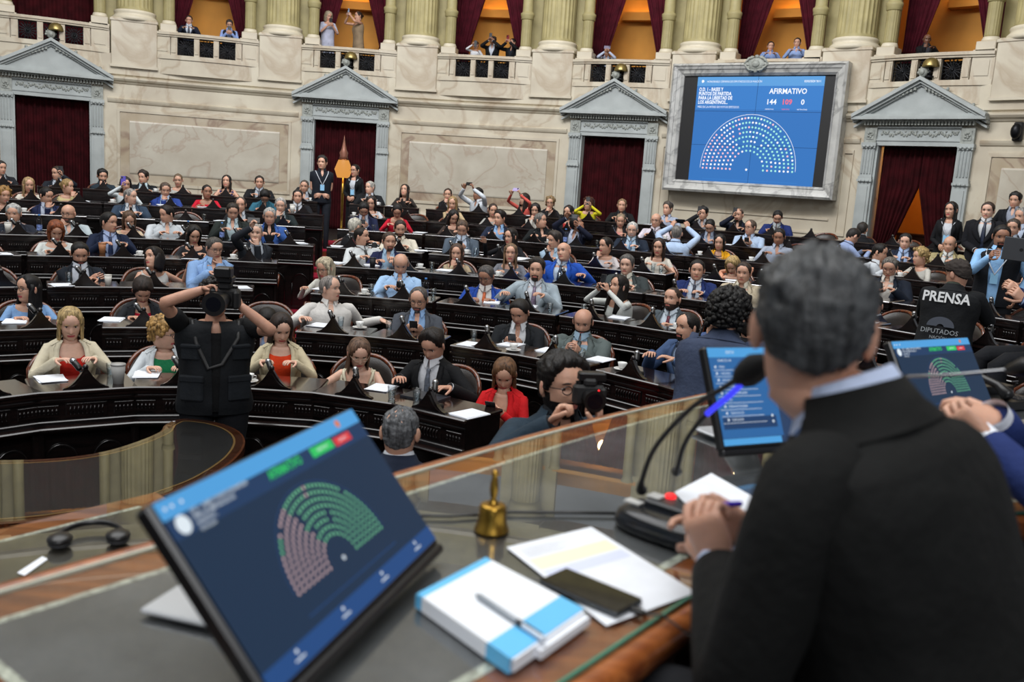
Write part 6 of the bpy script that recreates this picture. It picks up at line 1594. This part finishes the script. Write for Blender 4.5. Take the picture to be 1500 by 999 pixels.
# person in slate jacket standing behind the second monitor
P = who('person with black curly hair in slate jacket, back turned, phone at ear', 1067, 460, 5.3, .12, 165, st=1, j='39435a', s='2a3040', h='curly', hc='100e0e', look=165, n=12, lod=2, w=1.22, a='dd', L=16, sk=4, vol=1.05, hk=1.08,
        TR=(tuple(at_d(1100, 560, 4.9)), (.2, .9, -.2), (0, 0, -1), .4, 1), TL=(tuple(at_d(1042, 496, 5.35)), (-.1, .1, 1), (.8, .3, 0), .9, 1))
phone(at_d(1030, 478, 5.3), Matrix.Rotation(radians(80), 3, 'Z') @ Matrix.Rotation(.3, 3, 'X'), 'black phone held to the ear of the curly-haired person in slate jacket')
P = who('dark-haired person mostly hidden behind the curly-haired person in slate jacket', 1103, 478, 6.6, .3, 150, j='121318', s='15161c', h='short', hc='120f0e', look=150, a='ll', lod=1)
put(chair0, P.root.location, P.psi, 'leather armchair under the mostly hidden dark-haired person', 'armchair')
# right hand aisle
P = who('person in black press vest and cap seen from behind', 1402, 402, 9.0, .48, 165, st=1, j='16181b', s='3a4038', h='cap', hc='2a1a14', cc='3a3431', look=-125, n=6, lod=2, w=1.22, a='dd', sk=1, L=12)
def back_text(P, s, size, ss, m, name='lettering'):
    c = P.tp(ss, pi, 1.04, .022); e = empty(name+'_plate'); e.parent = P.root; X_ = V3((1, 0, 0)); U_ = P.fr[2]; Nn = X_.cross(U_); M_ = Matrix((X_, U_, Nn)).transposed().to_4x4(); M_.translation = c; e.matrix_local = M_
    return e
WT = mat('white_print', 'd5d7d8', .6, var=0)
e = back_text(P, '', 0, .80, WT); e.name = 'back_print'; text('PRENSA', .125, WT, e, 0, .0, .004, 'CENTER', bold=.003, sx=.9)
text('DIPUTADOS', .06, mat('grey_print', '8e9398', .6, var=0), e, 0, -.30, .006, 'CENTER', sx=.95); text('NACIÓN', .04, mat('grey_print', '8e9398', .6, var=0), e, 0, -.355, .008, 'CENTER', sx=.9)
b = MB(); rows = [[(q*cos(pi*i/16), q*.75*sin(pi*i/16), .008) for q in (.03, .115)] for i in range(17)]; b.grid(rows, False, 0, smooth=False); o = b.build('dome_emblem', mat('slate_emblem', '3a404c', .6, var=0), e); o.location = (0, -.255, 0)
P = who('bearded person in black vest and pale cardigan holding a laptop', 1467, 347, 11.2, .70, -4, st=1, v='14171d', s='8fbce8', h='short', hc='15100e', B=1, look=8, n=8, w=1.1, sk=2, lan=1, open='.05', a='zS', lod=1)
b = MB(); b.box((0, 0, 0), (.34, .016, .24), ch=.006); b.cyl((0, -.009, 0), (0, -.0095, 0), .018, .018, 14, 1); o = b.build('laptop', [mat('space_grey_laptop', '5b5d61', .35, metal=.5, var=0), M_BLACKM]); o.location = at_d(1496, 366, 10.8); o.rotation_euler = (.1, .05, radians(-22)); tag(o, 'grey laptop held up by the person in pale cardigan', 'laptop')
who('person in black jacket with long black hair and lanyard standing by the right doorway', 1393, 308, 15.0, 1.05, -8, st=1, f=1, j='121317', tp='c7cad0', open='.05', h='long', hc='0f0d0e', look=-24, n=0, a='FF', lan=1, lod=1)
who('person in dark suit and navy tie standing against the pilaster', 1447, 309, 14.6, 1.0, -6, st=1, j='14151b', s='bdbfc2', t='1d2740', h='short', hc='3f2f25', look=-14, n=2, w=1.15, a='FF', lod=1, sk=0)
who('dark-haired person in dark suit standing near the right edge', 1487, 294, 16.5, 1.15, -10, st=1, j='15171c', s='8d93a0', h='quiff', hc='120f0e', look=-20, n=4, a='SS', lod=0)
who('grey-haired person partly hidden beside the laptop', 1497, 318, 13.6, .95, -20, st=1, j='1c2028', s='b0bcd0', h='short', hc='8f8b86', look=-40, n=2, a='SS', lod=0)
who('brown-haired person peering from behind the laptop', 1484, 334, 13.2, .9, -10, st=1, j='22252c', s='a5adba', h='short', hc='453a31', look=-10, n=6, a='SS', lod=0, k=.94)
P = who('person in navy suit clasping hands over a desk at the right edge', 1548, 372, 7.2, .35, -60, j='27305c', s='a9c0e8', h='short', hc='2c221e', look=-70, n=6, lod=1, w=1.1,
        TR=(tuple(at_d(1492, 430, 6.9)), (-.7, .1, .6), (.1, .6, -.5), [.8, .9, .9, .9, .5], 1), TL=(tuple(at_d(1500, 440, 6.8)), (-.7, .0, .6), (.1, .6, -.3), [.8, .9, .9, .9, .5], 1))
# desk row end seen right of the dais with glossy top
# ushers by the doorway
who('usher in dark polo with blue badge and lanyard standing in the aisle', 472, 239, 17.6, 1.05, 6, st=1, s='191e27', h='quiff', hc='17120f', look=-16, n=-6, a='bb', sl='short', lan=1, lod=1, tr='20242c')
who('usher in black clothes with glasses and lanyard beside the lamp', 520, 250, 18.6, 1.12, -20, st=1, f=1, j='111216', tp='b9bdc4', open='.045', h='bun', hc='140f0e', g=1, look=-40, n=2, a='FF', lan=1, lod=1)
p = at_d(503, 246, 19.3); r = empty('standing_lamp', (p.x, p.y, FLB), label='lit standing lamp with a glowing amber shade and tall finial in the doorway', cat='lamp')
h0 = p.z-FLB
b = MB(); b.lathe([(.105, h0+.16), (.18, h0-.03), (.12, h0-.20)], n=20, caps=False); b.build('lamp_shade', emi('amber_lampshade', 'e29a48', .95), r)
b = MB(); b.lathe([(.16, 0), (.16, .03), (.03, .06), (.02, .5), (.03, 1.0), (.018, h0-.2)], n=14); b.build('pole', M_BRASS, r)
b = MB(); b.lathe([(.10, h0+.17), (.075, h0+.24), (.09, h0+.30), (.05, h0+.38), (.035, h0+.46), (.012, h0+.58), (.003, h0+.66)], n=14); b.build('finial', mat('rose_copper', '8a5a48', .4, metal=.3), r)
l = bpy.data.lights.new('doorway_lamp', 'POINT'); l.energy = 12; l.color = (1, .62, .28); l.shadow_soft_size = .12; lo = bpy.data.objects.new('doorway_lamp', l); COL.objects.link(lo); lo.location = (p.x, p.y, FLB+h0+.1)
# gallery onlookers
def wall_d(x, y, R):
    d = ray(x, y); h = hypot(d.x, d.y); ux, uy = d.x/h, d.y/h; b = ux*WC.x+uy*WC.y; return b+sqrt(b*b-(WC.x**2+WC.y**2-R*R))
FG = 4.52
def gal(core, x, y, ang, dr=.60, floor=FG, **o): o.setdefault('lod', 1); return who(core, x, y, wall_d(x, y, RW+dr), floor, ang, **o)
def galphone(P, label, col='121318', land=False):
    c = P.world((P.wr[1]+P.wr[-1])/2+V3((0, .03, .10))); f = V3((-sin(P.psi), cos(P.psi), 0)); x = f.cross(V3((0, 0, 1))).normalized(); Rm = Matrix((-x, -f, V3((0, 0, 1)))).transposed()
    if land: Rm = Rm @ Matrix.Rotation(pi/2, 3, 'Y')
    phone(c, Rm, label, col)
gal('person in navy suit and tie leaning on the gallery rail', 277, 30, -4, j='1b2234', s='c6cedb', t='20263a', h='short', hc='1b1512', look=-4, n=6, st=1, k=.92)
P = gal('person in blue shirt and dark vest holding a phone over the gallery rail', 336, 36, 0, v='1a1d26', s='8fa6dc', h='wavy', hc='3a3330', look=2, n=22, st=1, k=.9, a='qq', vol=.8); galphone(P, 'black phone held over the rail by the person in blue shirt')
P = gal('person in pale blue draped top standing in the gallery holding a phone', 481, 24, 14, f=1, tp='b4b8cc', h='bob', hc='b6a890', look=30, n=16, st=1, a='qq', sl='elbow', tr='9aa0b4', w=1.15); galphone(P, 'black phone held by the person in pale blue draped top')
P = gal('person in brown patterned dress standing in the gallery filming with a phone', 525, 24, -62, f=1, tp='8d7a62', sl='none', neck='.03', h='bun', hc='2c1d17', look=-66, n=0, st=1, a='pp', tr='8d7a62', w=1.12); galphone(P, 'pale blue phone held by the person in brown patterned dress', '9db9d6')
P = gal('person in white top with crossed arm low behind the gallery rail', 697, 66, -8, f=1, tp='d9dbe0', h='short', hc='4a3427', look=-40, n=2, k=.8, st=1, a='pd', floor=FG); galphone(P, 'black phone held by the person in white top in the gallery')
P = gal('person in black suit filming from the gallery beside the white top', 722, 60, -14, j='121316', s='b9bec8', h='curly', hc='2a1a13', look=-16, n=4, k=.85, st=1, a='pp', vol=.6, sk=2); galphone(P, 'black phone held by the person in black suit in the gallery')
P = gal('person in black half hidden by the curtain filming with a red phone', 751, 63, -30, dr=.7, j='101114', s='20242c', h='short', hc='17110f', look=-50, n=0, k=.85, st=1, a='pp'); galphone(P, 'red phone held by the person half hidden by the curtain', '7a1c28')
P = gal('dark-haired person in white shirt filming over the rail with a mauve phone', 889, 76, 0, v='20232a', s='b9c3da', h='wavy', hc='1b1513', look=-20, n=14, k=.8, st=1, a='pp', L=22, vol=.8); galphone(P, 'mauve phone held over the rail in the lone onlooker\'s hands', '6f6580', True)
gal('left person in light blue shirt seated in the gallery above the screen', 1129, 68, 2, s='7f95c4', h='short', hc='1b1512', look=4, n=4, st=1, k=.84)
gal('right person in light blue shirt seated in the gallery above the screen', 1168, 63, -4, s='8aa0cc', h='short', hc='1d1613', look=-10, n=4, st=1, k=.86)
gal('bald dark-skinned person in black suit seated in the rightmost gallery bay', 1358, 58, 6, dr=.8, j='121215', s='33343a', h='bald', look=10, n=10, st=1, k=.86, sk=3, a='cd')
b = MB()
for c in BAYS[1:]: arcbox(b, c-4.4, c+4.4, RW+.12, RW+.16, 4.5, 5.44)  # added dark sheet, keeps the grilles dark against the bright gallery
trim(b, mat('dark_grille_backing', '1a0f0c', .6, var=.2))
# ------------------------------------------------------------------ things on the desks
def desk_near(p, k):
    return min(DESKS, key=lambda d: (d[2].x-p.x)**2+(d[2].y-p.y)**2+(0 if d[0] == k else 1e3))
SEEN = {}
def lab(base, d, extra=''):
    nm = d[5].replace('black carved desk of ', 'on the desk of ').replace('empty black desk, ', 'on the empty desk ')
    t = base+' '+nm; t = t.replace('on the desk of the person', 'on desk of person').replace('on the empty desk', 'on empty desk'); SEEN[t] = SEEN.get(t, 0)+1
    if SEEN[t] > 1: t = ['', '', 'second ', 'third ', 'fourth '][min(4, SEEN[t])]+t
    return t
def glass_mb():
    b = MB(); b.lathe([(.024, 0), (.032, .095), (.030, .095), (.023, .006), (.002, .006)], n=14, caps=True); return b
GL = glass_mb(); WB = MB(); WB.lathe([(.0225, .007), (.0275, .058), (.001, .058)], n=14)
def tumbler(p, lb, g='water glasses on the desks'):
    if 'tum' not in PROTO:
        o = GL.build('water_glass', M_TUMB); c = WB.build('water', thin_glass('water_film', (.85, .9, .93), 0, 1.33), o); PROTO['tum'] = o
    else: o = copy_tree(PROTO['tum'])
    o.location = p; tag(o, lb, 'glass', g); return o
PROTO = {}
def cup(p, lb, rz=0):
    if 'cup' not in PROTO:
        r = empty('coffee_cup'); b = MB(); b.lathe([(.020, .012), (.030, .030), (.038, .062), (.036, .062), (.028, .032), (.002, .018)], n=16, caps=True); b.tube([(.034, 0, .052), (.052, 0, .050), (.054, 0, .034), (.032, 0, .028)], .004, 6); b.build('cup', M_CUP, r)
        b = MB(); b.lathe([(.03, 0), (.055, .006), (.068, .013), (.066, .015), (.03, .007), (.002, .007)], n=20); b.build('saucer', M_CUP, r); PROTO['cup'] = r; o = r
    else: o = copy_tree(PROTO['cup'])
    o.location = p; o.rotation_euler = (0, 0, rz); tag(o, lb, 'cup', 'coffee cups on the desks'); return o
def papers(p, rz, lb, w=.17, h=.23, th=.006, m=None, n=4, name='paper_stack'):
    b = MB(); rnd = random.Random(int(p.x*1000))
    for k in range(n):
        a = rnd.uniform(-.10, .10); c, s = cos(a), sin(a); ox, oy = rnd.uniform(-.01, .01), rnd.uniform(-.01, .01)
        b.prism([(ox+c*x-s*y, oy+s*x+c*y) for x, y in ((-w/2, -h/2), (w/2, -h/2), (w/2, h/2), (-w/2, h/2))], th*k/n, th*(k+.85)/n)
    o = b.build(name, m or M_PAPER); o.location = p; o.rotation_euler = (0, 0, rz); return tag(o, lb, 'paper' if not m else 'notebook')
def bottle(p, lb, h=.22):
    r = empty('water_bottle', p, label=lb, cat='bottle')
    b = MB(); b.lathe([(.028, 0), (.032, .01), (.032, .10), (.029, .115), (.032, .13), (.031, .16), (.018, .19), (.012, .205), (.012, .215)], n=18); b.build('bottle_body', M_TUMB, r)
    b = MB(); b.lathe([(.0135, .212), (.0135, .23), (.002, .231)], n=14); b.build('cap', mat('blue_cap', '3f7fc4', .4, var=0), r); b = MB(); b.lathe([(.0328, .03), (.0328, .10)], n=18, caps=False); b.build('label_band', mat('blue_white_label', '7c93d0', .5, var=.4, scale=40), r)
def paper_cup(p, lb, col='d9d6cf', s=1.0):
    b = MB(); b.lathe([(.026*s, 0), (.036*s, .10*s), (.034*s, .10*s), (.024*s, .004)], n=16); b.lathe([(.037*s, .095*s), (.037*s, .104*s), (.002, .105*s)], n=16, mi=1); o = b.build('paper_cup', [mat('paper_cup_'+col, col, .6, var=0), mat('cup_lid_'+col, col, .4, var=0)]); o.location = p; tag(o, lb, 'cup')
def on_desk(x, y, k):
    z = zfloor(RK[k-1])+.901; p = on_z(x, y, z); d = desk_near(p, k)
    # keep it on its desk
    q = V3((p.x-d[2].x, p.y-d[2].y, 0)); c, s = cos(-d[3]), sin(-d[3]); lx, ly = q.x*c-q.y*s, q.x*s+q.y*c
    lx = max(-.26, min(.26, lx)); ly = max(-.17, min(.13, ly)); c, s = cos(d[3]), sin(d[3])
    return V3((d[2].x+lx*c-ly*s, d[2].y+lx*s+ly*c, z)), d, lx, ly
TAKEN = {}
def place(kind, x, y, k, **o):
    p, d, lx, ly = on_desk(x, y, k); key = d[5]; L = TAKEN.setdefault(key, [])
    for (a, b_, rr) in L:
        if hypot(a-lx, b_-ly) < rr+.05: 
            for q in ((-.22, .08), (.22, .08), (-.24, -.10), (.24, -.10), (.12, -.02), (-.12, -.02)):
                if all(hypot(a2-q[0], b2-q[1]) > r2+.05 for a2, b2, r2 in L): lx, ly = q; break
            else: return
            break
    rr = .14 if kind in ('papers', 'notebook') else .06
    L.append((lx, ly, rr)); c, s = cos(d[3]), sin(d[3]); p = V3((d[2].x+lx*c-ly*s, d[2].y+lx*s+ly*c, p.z))
    if kind == 'glass': tumbler(p, lab('water glass', d))
    elif kind == 'cup': cup(p, lab('white coffee cup', d), random.random()*6)
    elif kind == 'papers': papers(p, d[3]+random.uniform(-.3, .3), lab('white papers', d), th=o.get('th', .008), n=3)
    elif kind == 'notebook': papers(p, d[3]+random.uniform(-.2, .2), lab('dark closed laptop', d), .30, .21, .016, mat('dark_grey_laptop', '33363d', .35, metal=.3, var=0), 1, 'closed_laptop')
    elif kind == 'bottle': bottle(p, lab('water bottle', d))
    elif kind == 'pcup': paper_cup(p, lab(o.get('base', 'white paper cup'), d), o.get('col', 'd9d6cf'), o.get('s', 1))
for kind, L in dict(
    papers=[(70, 548, 1), (198, 545, 1), (560, 568, 1), (20, 470, 2), (165, 463, 2), (470, 476, 2), (690, 505, 2), (765, 500, 2), (280, 380, 4), (20, 385, 4), (615, 380, 4), (455, 382, 4), (775, 420, 3), (920, 405, 3), (480, 400, 3), (1040, 430, 3), (650, 395, 4), (555, 380, 4), (640, 362, 5), (775, 375, 5), (440, 355, 5), (635, 335, 6), (690, 340, 6), (870, 340, 6), (830, 352, 5), (560, 318, 6), (330, 312, 6), (300, 300, 7), (120, 293, 7), (240, 296, 7), (95, 430, 3), (700, 610, 1), (1000, 470, 2), (980, 500, 2), (1310, 420, 5)],
    glass=[(160, 548, 1), (212, 548, 1), (578, 585, 1), (610, 588, 1), (500, 478, 2), (575, 482, 2), (680, 497, 2), (835, 520, 2), (98, 405, 3), (510, 420, 3), (640, 435, 3), (810, 428, 3), (870, 455, 3), (1010, 385, 5), (960, 500, 2), (395, 345, 5), (300, 310, 6), (545, 320, 6), (860, 400, 4), (745, 352, 5), (1050, 378, 5), (575, 415, 3), (905, 355, 6), (660, 385, 4)],
    cup=[(590, 484, 2), (528, 480, 2), (665, 345, 6), (635, 383, 4), (690, 505, 2), (735, 350, 5), (205, 375, 4), (880, 340, 6), (540, 426, 3), (1090, 365, 6), (20, 300, 6), (560, 300, 7)],
    bottle=[(640, 430, 3), (282, 320, 5), (885, 345, 6), (330, 345, 5), (58, 335, 5)],
    notebook=[(660, 600, 1), (790, 505, 2), (1040, 360, 6), (300, 295, 7)]).items():
    for x, y, k in L: place(kind, x, y, k)
place('pcup', 150, 370, 4, base='brown takeaway coffee cup', col='a8714a', s=1.2); place('pcup', 6, 333, 5, s=1.15); place('pcup', 103, 410, 3); place('pcup', 448, 300, 7, s=1.3); place('pcup', 157, 536, 1, base='tall metal tumbler', col='9a9a98', s=1.35); place('pcup', 513, 380, 4, base='black paper cup', col='17181b', s=1.15)
# a few extra sheets and cups on desks that still look bare
rnd = random.Random(21)
for d in list(DESKS):
    if d[4] and d[5] not in TAKEN and rnd.random() < .45:
        P_ = d[2]+V3((0, 0, .901)); lx, ly = rnd.choice([-.2, .2]), .03; c, s = cos(d[3]), sin(d[3]); q = V3((P_.x+lx*c-ly*s, P_.y+lx*s+ly*c, P_.z))
        if rnd.random() < .3: papers(q, d[3]+rnd.uniform(-.3, .3), lab('white papers', d), n=2)
        else: cup(q, lab('white coffee cup', d))
# ------------------------------------------------------------------ light
def area(name, loc, size, e, col=(1, 1, 1), tgt=None, size_y=None):
    l = bpy.data.lights.new(name, 'AREA'); l.energy = e; l.color = col; l.size = size
    if size_y: l.shape = 'RECTANGLE'; l.size_y = size_y
    o = bpy.data.objects.new(name, l); COL.objects.link(o); o.location = loc
    if tgt is not None: o.rotation_euler = (V3(tgt)-V3(loc)).to_track_quat('-Z', 'Y').to_euler()
    return o
W_ = bpy.data.worlds.new('world'); SC.world = W_; W_.use_nodes = True
W_.node_tree.nodes['Background'].inputs[0].default_value = (.86, .92, 1.0, 1); W_.node_tree.nodes['Background'].inputs[1].default_value = .32
area('laylight_lamp', (WC.x, WC.y-1, 14.3), 15, 2700, (.99, .99, .98), (WC.x, WC.y-1, 0))
area('added_front_fill', (2.5, -7, 9), 5, 650, (.97, .98, 1.0), (-1, 9, 2))  # unseen front fill added behind the camera, not a lamp of the hall
for k_, ph_ in enumerate((-30, 0, 28, 52)):
    q_ = pol(ph_, 6.5, 10.5); area('added_wall_wash', q_, 4, 330, (.98, .98, 1.0), pol(ph_, RW, 6.5), 1.5)  # unseen lights added in mid-air to brighten the curved wall
vs = SC.view_settings; vs.view_transform = 'Standard'; vs.look = 'None'; vs.gamma = 1; vs.exposure = 0; vs.use_curve_mapping = False
